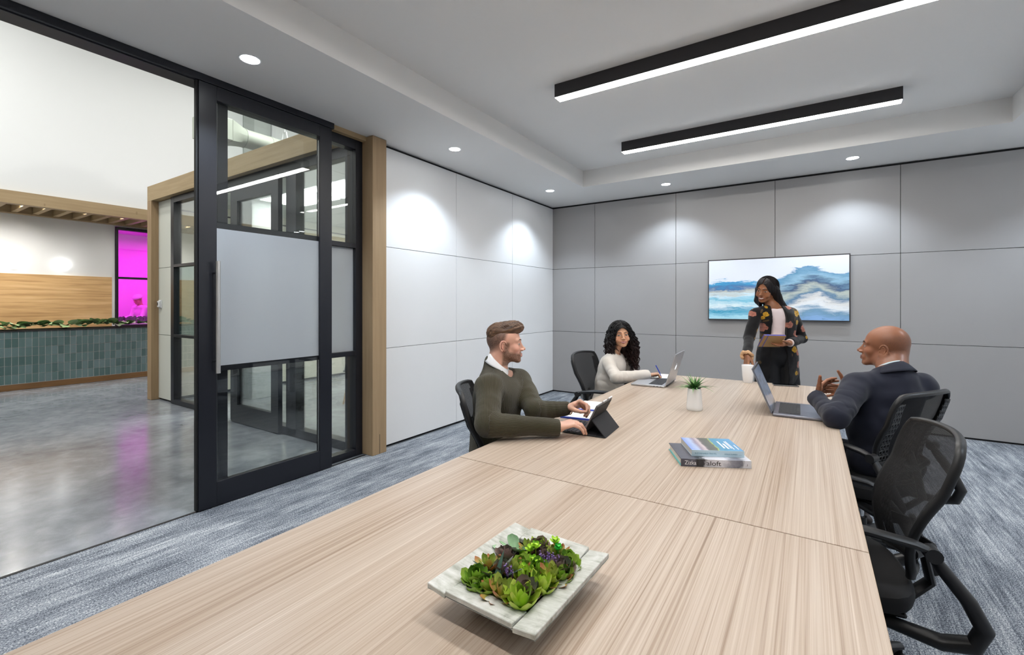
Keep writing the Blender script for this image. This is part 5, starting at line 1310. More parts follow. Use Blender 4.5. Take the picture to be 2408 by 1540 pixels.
    def rib(P):
        segs = [(sr, er), (er, wr), (sl, el), (el, wl)]; D = np.stack([segd(P, *s_) for s_ in segs] + [segd(P, hip, nb - V3(0, 0, .1)) - .085], 1); k = D.argmin(1); out = np.zeros(len(P))
        for i, (a, b) in enumerate(segs + [(hip, nb)]):
            m = k == i; d_ = unit(V3(b) - V3(a)); e1 = unit(np.cross(d_, (.31, .2, .93))); e2 = np.cross(d_, e1); q = P[m] - V3(a); out[m] = np.arctan2(q @ e2, q @ e1) * (.05 if i < 4 else .15)
        return out
    t = NT('olive rib knit'); at = t.a('Attribute', attribute_name='rib'); w_ = t.math('SINE', t.math('MULTIPLY', at.outputs['Fac'], 2 * math.pi / .0052))
    h = t.math('ADD', t.math('MULTIPLY', w_, .5), t.math('MULTIPLY', t.noise(t.coord('Object'), 500, 2), .5))
    c = t.mix(t.math('ADD', t.math('MULTIPLY', w_, .32), .5), C(54, 50, 37), C(80, 75, 58)); pb = t.pbr(c, .95, 0, t.bump(h, .8, .0025), .15); pb.inputs['Sheen Weight'].default_value = .2
    p.skin('sweater', [S.skin(.005)], t.m, None, None, {'rib': rib})
    # cuffs seam, collar
    wm_ = plain('white shirt', C(232, 233, 236), .8, var=.02, bump=.1)
    Mc = frame(V3(.85, .35, -.25), V3(-.12, -.05, 1))
    collar(p, 'shirt_collar', wm_, nb + V3(.014, .010, .010), Mc, .060, .080, .052, .010, .052, 6, .024)
    T = Form(); legs_form(T, [hip + V3(.04, -.09, -.02), hip + V3(.04, .09, -.02)], [(-1.08, 1.99, .52), (-1.08, 2.22, .52)], [(-1.06, 1.99, .10), (-1.06, 2.22, .10)]); T.ell(hip, (.13, .17, .10), None, .05)
    p.skin('trousers', [T.skin(.011)], plain('charcoal trousers', C(40, 40, 46), .9, var=.1)); shoes(p, [(-1.06, 1.99, .08), (-1.06, 2.22, .08)], (1, 0, 0), plain('brown shoe', C(60, 40, 30), .5))
    # hair: swept top
    Hf = Form(); W = hd.w; M_ = hd.M
    Hf.ell(W(0, -.014, .072), (.068, .090, .052), M_, .02); Hf.ell(W(0, .045, .092), (.058, .056, .040), M_, .02); Hf.ell(W(.004, .078, .096), (.044, .034, .028), M_, .016); Hf.ell(W(0, -.072, .052), (.050, .034, .042), M_, .02)
    def hp(P, d):
        q = hd.loc(P); x, y, z = q[:, 0], q[:, 1], q[:, 2]
        e = .0085 * vnoise(np.stack([x * 1.0 + .30 * y, y * .22, z * 1.0 - .25 * y], 1), 72) + .006 * vnoise(np.stack([x, y * .5, z], 1) + 3, 34)
        d = d + e
        cut = (.050 - .22 * np.clip(y - .02, 0, .1) * -1.0 - .03 * sstep(-.05, -.10, y) * 1.0) - z + .010 * vnoise(P + 1, 60)
        return np.maximum(d, cut)
    Hf.post.append(hp)
    def hcol(P):
        q = hd.loc(P); n = vnoise(np.stack([q[:, 0] + .3 * q[:, 1], q[:, 1] * .18, q[:, 2] - .25 * q[:, 1]], 1), 150) + .5
        return L3(52, 36, 27) * (1 - n[:, None]) + L3(124, 92, 68) * n[:, None]
    p.skin('hair', [Hf.skin(.0022)], vcol_mat('hair', .42, .45, .3, 500, .001), hcol)
    rr = random.Random(3); ys = np.linspace(.112, -.112, 17); specs = []
    for i in range(260):
        x0 = rr.uniform(-.060, .060); dx = rr.uniform(-.030, .012); a0 = rr.uniform(0, .55); a1 = min(1, a0 + rr.uniform(.35, .7)); yy = np.interp(np.linspace(a0, a1, 15), np.linspace(0, 1, 17), ys)
        xx = x0 + dx * np.linspace(0, 1, 15) + .004 * np.sin(np.linspace(0, rr.uniform(3, 7), 15) + rr.uniform(0, 6)); zz = np.linspace(.155, .02, 46)
        Q = np.stack([np.repeat(xx, 46) * hd.wide, np.repeat(yy, 46), np.tile(zz, 15)], 1); dd = Hf.ev(hd.O + hd.hs * (Q @ hd.M.T)).reshape(15, 46); hit = (dd < 0).any(1)
        if hit.sum() < 6: continue
        k_ = np.argmax(dd < 0, 1); pts = [hd.w(xx[j], yy[j], zz[k_[j]] + .0012) for j in range(15) if hit[j]]; m_ = len(pts)
        specs.append((pts, [(.0021 * math.sin(math.pi * (j + .6) / (m_ + .2)) ** .6 + .0003) for j in range(m_)]))
    lk = locks(specs, 5); o = lk.obj('hair_strands', vcol_mat('hair', .42, .45, .3, 500, .001), p.root, smooth=True); p.fix(o); o['kind'] = 'stuff'
    vv = np.array(lk.v); cc = hcol(vv) * (.75 + .7 * np.repeat(_rs.rand(len(vv) // 5 + 1), 5)[:len(vv)])[:, None]; a_ = o.data.color_attributes.new('Col', 'FLOAT_COLOR', 'POINT'); a_.data.foreach_set('color', np.concatenate([cc, np.ones((len(vv), 1))], 1).astype(np.float32).ravel())
    for s_, c_ in ((wl, plain('tan bracelet', C(176, 130, 70), .5)), ):
        dd = unit(wl - el); e1 = unit(np.cross(dd, (0, 0, 1))); e2 = np.cross(dd, e1); q = wl + dd * .010
        o = MB().tube([tuple(q + (e1 * math.cos(a) + e2 * math.sin(a)) * .031) for a in np.linspace(0, 2 * math.pi, 28)], .0028, 6, cap=False).obj('bracelet', c_, p.root, smooth=True); p.fix(o)
    return p
build_olive()

def oval_face(hd, P, sk, lip, blush, brow=None):
    q = hd.loc(P); x, y, z = np.abs(q[:, 0]), q[:, 1], q[:, 2]; c = np.tile(sk, (len(P), 1)) * (1 + .07 * vnoise(P, 45))[:, None]
    head = np.linalg.norm(q, axis=1) < .17; sm = hd.smile * .006; op = hd.open * .5
    ro = np.exp(-((x - .043) ** 2 + (y - .065) ** 2 + (z + .028) ** 2) / .0009); c = blend(c, np.clip(ro * .35, 0, .4) * head, blush)
    zc = z - sm * (x / (.021 + sm)) ** 2
    lm = (((zc + .0692 + op * .5) / (.0100 + op)) ** 2 + (x / (.0225 + sm)) ** 2 < 1) & (y > .078); c = blend(c, lm * .85 * head, lip)
    if hd.open > 0:
        tm = (np.abs(zc + .0685 + op * .35) < .0010 + op * .62) & (x < .015 + sm) & (y > .07); c = blend(c, tm * .95 * head, L3(236, 230, 222))
    return c
# ============ woman in the cream blazer
def build_cream():
    p = Person('woman with long dark curly hair in a cream blazer writing in a notebook', (-1.52, 4.02, 0))
    hd = Head((-1.436, 4.010, 1.146), (.55, -.83, .0), (-.10, .02, 1), .94, 1.06, .95, .95, 1.15, .8, .002)
    nb = V3(-1.500, 4.02, .985); sr, sl = V3(-1.492, 3.862, .905), V3(-1.490, 4.180, .905)
    er, wr, el, wl = V3(-1.385, 3.735, .795), V3(-1.175, 3.995, .802), V3(-1.40, 4.27, .72), V3(-1.22, 4.20, .66)
    hip = V3(-1.56, 4.00, .55); Rv = sr - sl; Fv = V3(1, 0, 0)
    B = Form(); hd.add(B, nb, .047)
    torso(B, [(hip, .145, .11, .12), (hip + V3(.02, 0, .17), .11, .085, .14), (hip + V3(.05, 0, .30), .12, .09, .12)], Rv, Fv)
    for a, b, c in ((sr, er, wr), (sl, el, wl)): B.cap(nb - V3(0, 0, .05), a, .04, .04, .04); B.chain([a, b, c], [.038, .032, .022], .02)
    hand(B, wr, (.75, .62, .12), (-.35, -.25, .9), True, (.85, .95, 1.05, 1.1), (.75, .75, .75, .75), thumb=(.8, .35, -.3), tcurl=.35, sc=.9)
    hand(B, wl, (.8, -.3, -.05), (0, 0, 1), False, (.1, .1, .1, .1), (.2, .2, .2, .2), sc=.9)
    kn, an = [(-1.12, 3.92, .53), (-1.12, 4.10, .53)], [(-1.14, 3.92, .08), (-1.14, 4.10, .08)]
    legs_form(B, [hip + V3(.04, -.08, -.02), hip + V3(.04, .08, -.02)], kn, an, (.06, .045, .035))
    col = lambda P: oval_face(hd, P, L3(212, 160, 126), L3(176, 84, 84), L3(214, 140, 112))
    lo, hi = hd.O - .16, hd.O + .16; lo[2] = .93
    ch = [B.skin(.0022, lo, hi), B.skin(.0024, wr - V3(.05, .05, .07), wr + V3(.15, .15, .10)), B.skin(.009, None, V3(9, 9, .95))]
    p.skin('body', ch, SKIN, col)
    bm = plain('black brow', C(30, 22, 20), .8)
    for s_ in (-1, 1):
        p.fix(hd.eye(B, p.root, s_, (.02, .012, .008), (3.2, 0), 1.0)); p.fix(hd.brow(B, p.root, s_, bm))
    # blazer
    S = Form(); torso(S, [(hip + V3(.0, 0, -.02), .19, .15, .14), (hip + V3(.02, 0, .15), .160, .130, .16), (hip + V3(.05, 0, .30), .155, .118, .13)], Rv, Fv)
    for a, b, c in ((sr, er, wr), (sl, el, wl)):
        S.cap(nb - V3(0, 0, .05), a, .055, .056, .04); S.cap(a, b, .058, .052, .02); S.cap(b, c + .03 * unit(c - b), .052, .041, .012)
    def cut(P, d):
        q = P - nb; r = np.hypot(q[:, 0] - .0, q[:, 1])
        d = np.where((r < .09) & (q[:, 2] > -.06), np.maximum(d, q[:, 2] - .015 + .7 * np.clip(q[:, 0], -.02, .1)), d)
        y = (P[:, 1] - 4.02); op = (P[:, 0] > hip[0] + .02) & (np.abs(y) < .30 * np.clip(1.02 - P[:, 2], 0.04, .10) + .0)
        return d
    S.post += [folds(.020, 9, .007, 22), creases(sr, er, wr, .0035, .055, .15), creases(hip + V3(.02, -.16, .30), hip + V3(.02, -.15, .16), hip + V3(.02, -.16, .0), .005, .09, .14, 3.0), cut, cuffs((wr - .004 * unit(wr - er), er))]
    p.skin('blazer', [S.skin(.0045)], cloth_mat('cream blazer', .2, 700), flatcol(C(214, 206, 196)))
    Mc = frame(V3(1, -.05, -.2), V3(-.15, 0, 1)); collar(p, 'lapel_collar', plain('cream lapel', C(212, 203, 192), .85, var=.02), nb + V3(.01, 0, .0), Mc, .052, .080, .030, -.01, .10, 20, .04)
    I = Form(); torso(I, [(hip + V3(.02, 0, .15), .11, .105, .16), (hip + V3(.05, 0, .28), .105, .095, .12)], Rv, Fv); p.skin('top', [I.skin(.008)], plain('taupe top', C(120, 108, 98), .9, var=.05))
    T = Form(); legs_form(T, [hip + V3(.04, -.08, -.02), hip + V3(.04, .08, -.02)], kn, [(a, b, .10) for a, b, c in an], (.075, .055, .05)); T.ell(hip, (.12, .16, .10), None, .05)
    p.skin('trousers', [T.skin(.012)], plain('taupe trousers', C(118, 106, 96), .9, var=.1)); shoes(p, an, (1, 0, 0), plain('black shoe', C(24, 22, 22), .5))
    # curly hair
    W = hd.w; rr = random.Random(11); Hf = Form(); M_ = hd.M
    Hf.ell(W(0, -.016, .030), (.090, .112, .097), M_, .02)
    Hf.cap(W(.085, -.02, -.02), W(.10, -.01, -.20), .040, .030, .03); Hf.cap(W(-.085, -.035, -.01), W(-.125, -.07, -.22), .042, .036, .03); Hf.cap(W(0, -.09, 0), W(-.05, -.11, -.20), .05, .045, .04); Hf.cap(W(.06, -.08, -.1), W(.115, -.12, -.40), .055, .030, .04)
    def hp(P, d):
        q = hd.loc(P); x, y, z = q[:, 0], q[:, 1], q[:, 2]
        face = ((np.abs(x) / .060) ** 2.2 + ((z + .028) / (.098 + .0 * x)) ** 2 < 1) & (y > -.0)
        d = d + (.014 * vnoise(P, 32) + .007 * vnoise(P + 3, 75)) * (1 - .75 * sstep(.03, .08, z))
        fd = .060 * (1 - np.sqrt((np.abs(x) / .060) ** 2 + ((z + .036) / .104) ** 2)); return np.where(y > .0, np.maximum(d, fd), d)
    Hf.post.append(hp)
    specs = []
    for i in range(460):
        a = rr.uniform(-1, 1); side = 1 if rr.random() < .42 else -1; back = rr.random()
        th = (.10 + .95 * back) * math.pi / 1.9                                   # from beside the face to the nape
        rad = rr.uniform(.86, 1.05); z0 = rr.uniform(-.02, .10) if rr.random() < .6 else rr.uniform(.08, .122)
        sx = math.sin(min(th, 1.57)) if th < 1.57 else math.cos(th - 1.57)
        cx, cy = side * (.062 + .035 * math.sin(th)) * rad, .050 - .145 * back
        r0 = math.sqrt(max(0, 1 - (z0 / .125) ** 2)); P0 = V3(cx * r0, -.02 + (cy + .02) * r0, z0 + .006)
        Ln = rr.uniform(.26, .44) if side < 0 else rr.uniform(.22, .36); N = 34; ph = rr.uniform(0, 6.28); tw = rr.uniform(5.0, 8.0); amp = rr.uniform(.006, .015)
        out = rr.uniform(.15, .75); pts = []; rad_ = []
        for k in range(N):
            t = k / (N - 1); dn = t * Ln; b = P0.copy()
            b[0] += side * (out * .13 * math.sin(min(1, t * 1.6) * 1.57)) * (1 if side < 0 else .55) * (1 - .3 * t); b[1] += (-.10 * t if side < 0 else -.02 * t) * (1 if back > .25 else .3); b[2] -= dn - .02 * math.sin(t * 3.14)
            am = amp * min(1, t * 3); b[0] += am * math.cos(ph + tw * 2 * math.pi * t * .8); b[1] += am * math.sin(ph + tw * 2 * math.pi * t * .8)
            pts.append(W(*b)); rad_.append((.0050 * (1 - t) ** .5 + .0008) * rr.uniform(.85, 1.1))
        specs.append((pts, rad_))
    def hcol(P):
        q = hd.loc(P); t = np.clip(-q[:, 2] / .22, 0, 1); n = (vnoise(P, 120) + .5); c = L3(17, 15, 16) * (1 - t[:, None]) + L3(44, 26, 23) * t[:, None]; return c * (.85 + .3 * n)[:, None]
    hm = vcol_mat('dark hair', .45, .22, .3, 700, .001)
    p.skin('hair', [Hf.skin(.0032)], hm, hcol)
    specs += part_locks(hd, 230, 8, (.10, .24), .0065, .0046, spread=.25, freq=4.5)
    lk = locks(specs, 5); o = lk.obj('curls', hm, p.root, smooth=True); p.fix(o); o['kind'] = 'stuff'
    a_ = o.data.color_attributes.new('Col', 'FLOAT_COLOR', 'POINT'); vv = np.array(lk.v); a_.data.foreach_set('color', np.concatenate([hcol(vv), np.ones((len(vv), 1))], 1).astype(np.float32).ravel())
    # pen in the hand
    pn = MB().tube([(-1.085, 4.07, .778), (-1.105, 4.055, .83), (-1.128, 4.035, .885)], [.0012, .0045, .004], 8).obj('pen', plain('blue pen', C(40, 70, 190), .4), None, smooth=True)
    tag(pn, 'blue pen held upright by the woman in the cream blazer', 'pen')
    return p
build_cream()

# ============ bald man in the navy blazer
def build_navy():
    p = Person('bald man in a navy blazer gesturing with both hands', (.36, 3.36, 0))
    hd = Head((.372, 3.500, 1.160), (-.955, .285, .10), (-.05, -.02, 1), 1.06, 1.0, 1.06, 1.2, 1.25, 0, .0, 1.0, 1.0)
    nb = V3(.398, 3.405, 1.030); sl, sr = V3(.222, 3.275, .950), V3(.535, 3.462, .950)
    el, wl, er, wr = V3(.115, 3.000, .812), V3(.028, 3.225, .872), V3(.455, 3.72, .79), V3(.208, 3.600, .868)
    hip = V3(.36, 3.345, .55); Rv = sr - sl; Fv = V3(-.5, .86, 0)
    B = Form(); hd.add(B, nb, .066)
    B.cap(hd.w(0, -.075, -.02), nb + V3(.02, -.03, .0), .035, .045, .03)
    torso(B, [(hip, .16, .12, .12), (hip + V3(-.01, .03, .17), .15, .115, .14), (hip + V3(-.01, .05, .32), .155, .11, .13)], Rv, Fv)
    for a, b, c in ((sr, er, wr), (sl, el, wl)): B.cap(nb - V3(0, 0, .06), a, .05, .05, .04); B.chain([a, b, c], [.048, .040, .028], .02)
    hand(B, wl, (.30, .62, .45), (-.80, .30, .25), False, (.25, .3, .35, .4), (.35, .35, .35, .35), thumb=(.35, .95, .05), tcurl=-.05, sc=1.03)
    hand(B, wr, (-.93, -.25, .05), (-.15, .95, -.1), True, (.15, .2, .28, .35), (.28, .28, .3, .3), spread=(.28, .06, -.12, -.28), thumb=(.35, .9, -.1), tcurl=.1, sc=1.03)
    kn, an = [(.10, 3.55, .52), (.30, 3.72, .52)], [(.08, 3.55, .08), (.28, 3.75, .08)]
    hips = [hip + V3(-.07, -.04, -.02), hip + V3(.07, .04, -.02)]; legs_form(B, hips, kn, an, (.07, .05, .04))
    def col(P):
        c = oval_face(hd, P, L3(150, 98, 70), L3(124, 80, 76), L3(166, 104, 76)); q = hd.loc(P); x, y, z = np.abs(q[:, 0]), q[:, 1], q[:, 2]; head = np.linalg.norm(q, axis=1) < .19
        st = sstep(.03, -.02, y) * sstep(-.09, -.04, z) * (1 - sstep(.045, .085, z + .25 * y)); ear = np.exp(-(((z + .012) / .036) ** 4 + ((y + .012) / .026) ** 4))
        c = blend(c, np.clip(st * (.42 + .3 * vnoise(P, 300)), 0, .6) * head * (1 - ear), L3(96, 66, 54))
        tip = np.zeros(len(P)); return c
    lo, hi = hd.O - .18, hd.O + .18; lo[2] = .97
    ch = [B.skin(.0022, lo, hi), B.skin(.0024, wl - V3(.07, .06, .06), wl + V3(.16, .18, .18)), B.skin(.0024, wr - V3(.24, .14, .10), wr + V3(.05, .08, .14)), B.skin(.009, None, V3(9, 9, .99))]
    p.skin('body', ch, SKIN, col)
    for s_ in (-1, 1):
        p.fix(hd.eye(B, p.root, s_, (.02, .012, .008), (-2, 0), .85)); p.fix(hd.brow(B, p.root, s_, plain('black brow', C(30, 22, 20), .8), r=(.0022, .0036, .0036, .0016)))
    S = Form(); torso(S, [(hip + V3(0, 0, -.03), .195, .16, .14), (hip + V3(-.01, .03, .15), .185, .152, .17), (hip + V3(-.01, .045, .31), .190, .142, .135)], Rv, Fv)
    for a, b, c in ((sr, er, wr), (sl, el, wl)):
        S.cap(nb - V3(0, 0, .055), a, .066, .066, .05); S.cap(a, b, .070, .064, .025); S.cap(b, c + .03 * unit(c - b), .060, .046, .015)
    S.cap(nb - V3(0, 0, .015) - unit(Fv) * .012, nb - V3(0, 0, .12) - unit(Fv) * .03, .082, .11, .05)
    def cut(P, d):
        q = P - nb; f = unit(Fv); t = q @ f; r = np.linalg.norm(q[:, :2], axis=1)
        return np.where((r < .12) & (q[:, 2] > -.03), np.maximum(d, q[:, 2] - .026 + .5 * np.clip(t, -.03, .1)), d)
    S.post += [folds(.022, 9, .009, 20), creases(sl, el, wl, .0042, .060, .16), cut, cuffs((wl - .004 * unit(wl - el), el), (wr - .004 * unit(wr - er), er))]
    p.skin('blazer', [S.skin(.0045)], cloth_mat('navy wool', .25, 1100), flatcol(C(31, 34, 48)))
    Mc = frame(V3(-.62, .76, -.22), V3(.10, -.12, 1))
    collar(p, 'shirt_collar', plain('pale shirt', C(198, 214, 220), .8, var=.02), nb + V3(-.004, .012, .010), Mc, .066, .074, .046, .02, .03, 12, .02)
    collar(p, 'jacket_collar', plain('navy collar', C(33, 36, 50), .85, var=.05, bump=.2, bscale=900), nb + V3(-.004, .008, -.004), Mc, .074, .116, .054, .02, .09, 24, .03)
    T = Form(); legs_form(T, hips, kn, [(a, b, .10) for a, b, c in an]); T.ell(hip, (.16, .15, .10), None, .05)
    p.skin('trousers', [T.skin(.012)], plain('navy trousers', C(24, 26, 38), .9, var=.1)); shoes(p, an, (-.5, .86, 0), plain('dark shoe', C(44, 32, 28), .5))
    return p
build_navy()

# ============ standing woman in the floral jacket
def build_floral():
    p = Person('standing woman in a black floral jacket holding a notebook', (-.27, 4.93, 0))
    hd = Head((-.338, 4.852, 1.556), (-.36, -.90, -.20), (.12, -.12, 1), .97, .98, .92, .98, 1.15, .9, .007)
    Rr = V3(.838, .5457, 0); nb = V3(-.292, 4.898, 1.402)              # Rr: towards picture right = her left
    sr, sl = V3(-.420, 4.812, 1.325), V3(-.138, 4.996, 1.325)
    er, wr = V3(-.468, 4.715, 1.110), V3(-.458, 4.452, .968); el, wl = V3(-.062, 5.060, 1.098), V3(-.150, 4.800, 1.072)
    hip = V3(-.258, 4.935, .965); Rv = V3(-.838, -.5457, 0); Fv = V3(.5457, -.838, 0)
    B = Form(); hd.add(B, nb, .047)
    torso(B, [(hip, .155, .11, .13), (hip + V3(0, 0, .17), .115, .085, .14), (hip + V3(0, 0, .31), .130, .092, .13)], Rv, Fv)
    for a, b, c in ((sr, er, wr), (sl, el, wl)): B.cap(nb - V3(0, 0, .04), a, .042, .040, .04); B.chain([a, b, c], [.038, .032, .023], .02)
    B.cap(nb + Fv * .015, hip + V3(0, 0, .34) + Fv * .03, .040, .05, .05)
    hand(B, wr, (.03, -.42, -.90), (-.75, -.55, .2), True, (.55, .6, .65, .7), (.65, .65, .65, .6), thumb=(.85, .3, -.45), tcurl=.3, sc=.95)
    hand(B, wl, (-.80, -.58, -.16), (-.25, .15, -.95), False, (.15, .18, .2, .22), (.22, .22, .22, .22), thumb=(.75, .35, -.55), tcurl=.1, sc=.98)
    kn, an = [(-.335, 4.875, .50), (-.165, 4.985, .50)], [(-.34, 4.90, .09), (-.16, 5.01, .09)]
    hips = [hip + Rv * .085, hip - Rv * .085]; legs_form(B, hips, kn, an, (.075, .05, .038))
    col = lambda P: oval_face(hd, P, L3(150, 98, 66), L3(150, 84, 74), L3(166, 104, 74))
    lo, hi = hd.O - .17, hd.O + .17; lo[2] = 1.34
    ch = [B.skin(.0022, lo, hi), B.skin(.0024, wr - V3(.09, .12, .19), wr + V3(.09, .05, .04)), B.skin(.0024, wl - V3(.20, .17, .10), wl + V3(.03, .03, .07)), B.skin(.010, None, V3(9, 9, 1.36))]
    p.skin('body', ch, SKIN, col)
    for s_ in (-1, 1):
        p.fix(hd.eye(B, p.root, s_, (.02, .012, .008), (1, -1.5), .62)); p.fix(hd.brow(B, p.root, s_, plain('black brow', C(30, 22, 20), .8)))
    # white top and trousers
    I = Form(); torso(I, [(hip + V3(0, 0, .10), .128, .100, .10), (hip + V3(0, 0, .19), .122, .096, .15), (hip + V3(0, 0, .31) + Fv * .010, .120, .100, .13)], Rv, Fv)
    I.cap(nb - V3(0, 0, .05) + Fv * .035, hip + V3(0, 0, .34) + Fv * .035, .052, .072, .05)
    def icut(P, d): q = P - nb; return np.maximum(np.maximum(d, q[:, 2] + .014 + .14 * np.clip(.09 - np.abs(q @ Rr), 0, .09)), 1.035 - P[:, 2])
    I.post += [folds(.005, 16, .002, 40), icut]; p.skin('top', [I.skin(.005)], plain('pale pink top', C(232, 218, 220), .85, var=.02, bump=.1))
    T = Form(); T.ell(hip - V3(0, 0, .01), (.168, .122, .13), np.stack([unit(Rv), unit(Fv), V3(0, 0, 1)], 1), .04)
    T.cap(hip + V3(0, 0, .08), hip, .115, .12, .03, 'u', (Fv, .8))
    for h_, a in zip(hips, an): T.cap(h_, V3(a[0], a[1], .10), .092, .135, .02)
    T.post.append(folds(.010, 10, .004, 24)); p.skin('trousers', [T.skin(.007)], plain('black trousers', C(17, 17, 21), .85, var=.1, bump=.2, bscale=700)); shoes(p, an, Fv, plain('black shoe', C(24, 22, 22), .5))
    # jacket
    S = Form(); torso(S, [(hip - V3(0, 0, .20), .185, .135, .12), (hip - V3(0, 0, .05), .186, .138, .16), (hip + V3(0, 0, .14) + Fv * .008, .152, .126, .17), (hip + V3(0, 0, .31) + Fv * .016, .160, .132, .14)], Rv, Fv, .07)
    S.cap(hip - V3(0, 0, .0), hip - V3(0, 0, .25), .16, .165, .05, 'u', (Fv, .75))
    for a, b, c in ((sr, er, wr), (sl, el, wl)):
        S.cap(nb - V3(0, 0, .040), a, .060, .054, .04); S.cap(a, b, .054, .046, .02); S.cap(b, c + .03 * unit(c - b), .046, .036, .012)
    cx = hip
    def jcut(P, d):
        q = P - cx; x = q @ Rr; y = q @ Fv; z = P[:, 2]
        half = np.interp(z, [.66, .95, 1.04, 1.30, 1.42], [.080, .068, .062, .056, .046])
        arm = segd(P, el, wl) < .056
        d = np.where((y > -.01) & (~arm), np.maximum(d, half - np.abs(x + .046)), d)
        d = np.where(~arm, np.maximum(d, .69 + .01 * np.abs(x) - z), d)
        r = np.hypot((P - nb) @ Rr, (P - nb) @ Fv); return np.where((r < .075) & (z > nb[2] - .015), np.maximum(d, z - nb[2] - .012), d)
    S.post += [folds(.012, 12, .005, 27), jcut, cuffs((wl - .012 * unit(wl - el), el), (wr - .012 * unit(wr - er), er))]
    pink = [(560, 540, 55), (225, 830, 62), (515, 790, 46), (785, 840, 55), (630, 905, 45), (690, 1310, 50), (715, 1430, 46), (105, 650, 36), (112, 1130, 40), (165, 1010, 36), (672, 1150, 46), (168, 1235, 34), (130, 790, 0), (640, 590, 0)]
    yel = [(735, 625, 62), (650, 650, 42), (258, 655, 34), (225, 702, 26), (648, 760, 36), (155, 870, 26), (222, 1020, 40), (600, 1110, 44), (635, 1420, 30), (115, 575, 20), (282, 560, 18), (98, 968, 14), (170, 930, 20), (820, 960, 22)]
    leafs = [(213, 615, 24, 55), (600, 715, 22, 70), (240, 940, 30, 30), (700, 1205, 26, 60), (655, 592, 30, 0), (95, 1040, 34, 45), (630, 1380, 16, 60), (260, 740, 20, 20), (740, 700, 24, 80), (210, 1290, 16, 90), (560, 1180, 14, 90)]
    K5 = 1 / 5.5 / 1075 * 4.15
    def loc2(x, y): u, v = 1740 + x / 5.5, 620 + y / 5.5; return (u - 1820) / 1075 * 4.15, 1.4163 - (v - 716) / 1075 * 4.15  # print positions read from image pixels at one assumed depth
    def jcol(P):
        c = np.tile(L3(18, 17, 20), (len(P), 1)) * (1 + .3 * vnoise(P, 70))[:, None]
        q = P - V3(-.262, 4.91, 0); x = q @ Rr; y = q @ Fv; z = P[:, 2]; bx = np.where(y > -.05, x, -x + .04)   # the back carries the same print mirrored
        nz = vnoise(P, 55) * .35
        for lx, ly, r, a in leafs:
            X, Z = loc2(lx, ly); a = math.radians(a); dx, dz_ = bx - X, z - Z; u = dx * math.cos(a) + dz_ * math.sin(a); v = -dx * math.sin(a) + dz_ * math.cos(a)
            c = blend(c, ((u / (r * K5 * 1.4)) ** 2 + (v / (r * K5 * .55)) ** 2 < 1 + nz * 2) * .85, L3(88, 68, 40))
        for lst, c0, c1, pet in ((pink, L3(188, 124, 106), L3(128, 78, 66), 5), (yel, L3(214, 168, 50), L3(140, 96, 20), 4)):
            for lx, ly, r in lst:
                if r == 0: continue
                X, Z = loc2(lx, ly); dx, dz_ = bx - X, z - Z; rad = np.hypot(dx, dz_) / (r * K5); an_ = np.arctan2(dz_, dx) + lx
                edge = .80 + .22 * np.abs(np.cos(an_ * pet / 2)) + nz * .5; m = rad < edge
                sh = np.clip(.25 + .75 * np.abs(np.sin(an_ * pet / 2)) * rad + nz, 0, 1); cc = c1 * (1 - sh[:, None]) + c0 * sh[:, None]; c = np.where(m[:, None], cc, c)
        return c
    p.skin('jacket', [S.skin(.0036)], cloth_mat('floral jacket', .15, 900), jcol)
    # straight hair
    W = hd.w; M_ = hd.M; Hf = Form(); Hf.ell(W(0, -.014, .026), (.085, .110, .097), M_, .02)
    e1 = nb + Rr * .115 + V3(0, 0, -.03) - Fv * .0; e2 = nb - Rr * .085 + V3(0, 0, -.02)
    Hf.cap(W(-.078, -.02, -.01), (W(-.085, -.04, -.13) + e1) / 2, .036, .040, .03); Hf.cap((W(-.085, -.04, -.13) + e1) / 2, e1 + Rr * .01, .040, .030, .03)
    Hf.cap(W(.080, -.01, -.01), W(.078, .0, -.12), .028, .024, .03); Hf.cap(W(.078, .0, -.12), e2, .024, .022, .03); Hf.cap(W(0, -.09, -.02), nb - Fv * .06 - V3(0, 0, .16), .055, .050, .04)
    def hp(P, d):
        q = hd.loc(P); x, y, z = q[:, 0], q[:, 1], q[:, 2]
        d = d + .0045 * vnoise(np.stack([q[:, 0], q[:, 1], q[:, 2] * .10], 1), 150)
        fd = .058 * (1 - np.sqrt((np.abs(x) / .058) ** 2 + ((z + .035) / np.where(z > -.035, .104, .14)) ** 2))
        part = .003 - np.abs(x + .004)                       # centre parting
        d = np.where((y > .0), np.maximum(d, fd), d); return np.where((z > .06) & (y > -.02), np.maximum(d, part), d)
    Hf.post.append(hp)
    hcol = lambda P: L3(24, 20, 22) * (.7 + .9 * (vnoise(np.stack([hd.loc(P)[:, 0], hd.loc(P)[:, 1], hd.loc(P)[:, 2] * .08], 1), 160) + .5))[:, None]
    p.skin('hair', [Hf.skin(.0026)], vcol_mat('dark hair', .45, .22, .3, 700, .001), hcol)
    lk = locks(part_locks(hd, 260, 5, (.05, .13), .0006, .0022, rx=.087, ry=.114, rz_=.100, cy=-.014, cz=.026, freq=1.2, ymax=.030), 4); o = lk.obj('hair_strands', vcol_mat('dark hair', .45, .22, .3, 700, .001), p.root, smooth=True); p.fix(o); o['kind'] = 'stuff'
    vv = np.array(lk.v); cc = np.tile(L3(26, 21, 22), (len(vv), 1)) * (.6 + .9 * np.repeat(_rs.rand(len(vv) // 160 + 1), 160)[:len(vv)])[:, None]; a_ = o.data.color_attributes.new('Col', 'FLOAT_COLOR', 'POINT'); a_.data.foreach_set('color', np.concatenate([cc, np.ones((len(vv), 1))], 1).astype(np.float32).ravel())
    # scrunchie and watch
    dd = unit(wr - er); e1_ = unit(np.cross(dd, (0, 0, 1))); e2_ = np.cross(dd, e1_); q = wr - dd * .004; Sc = Form()
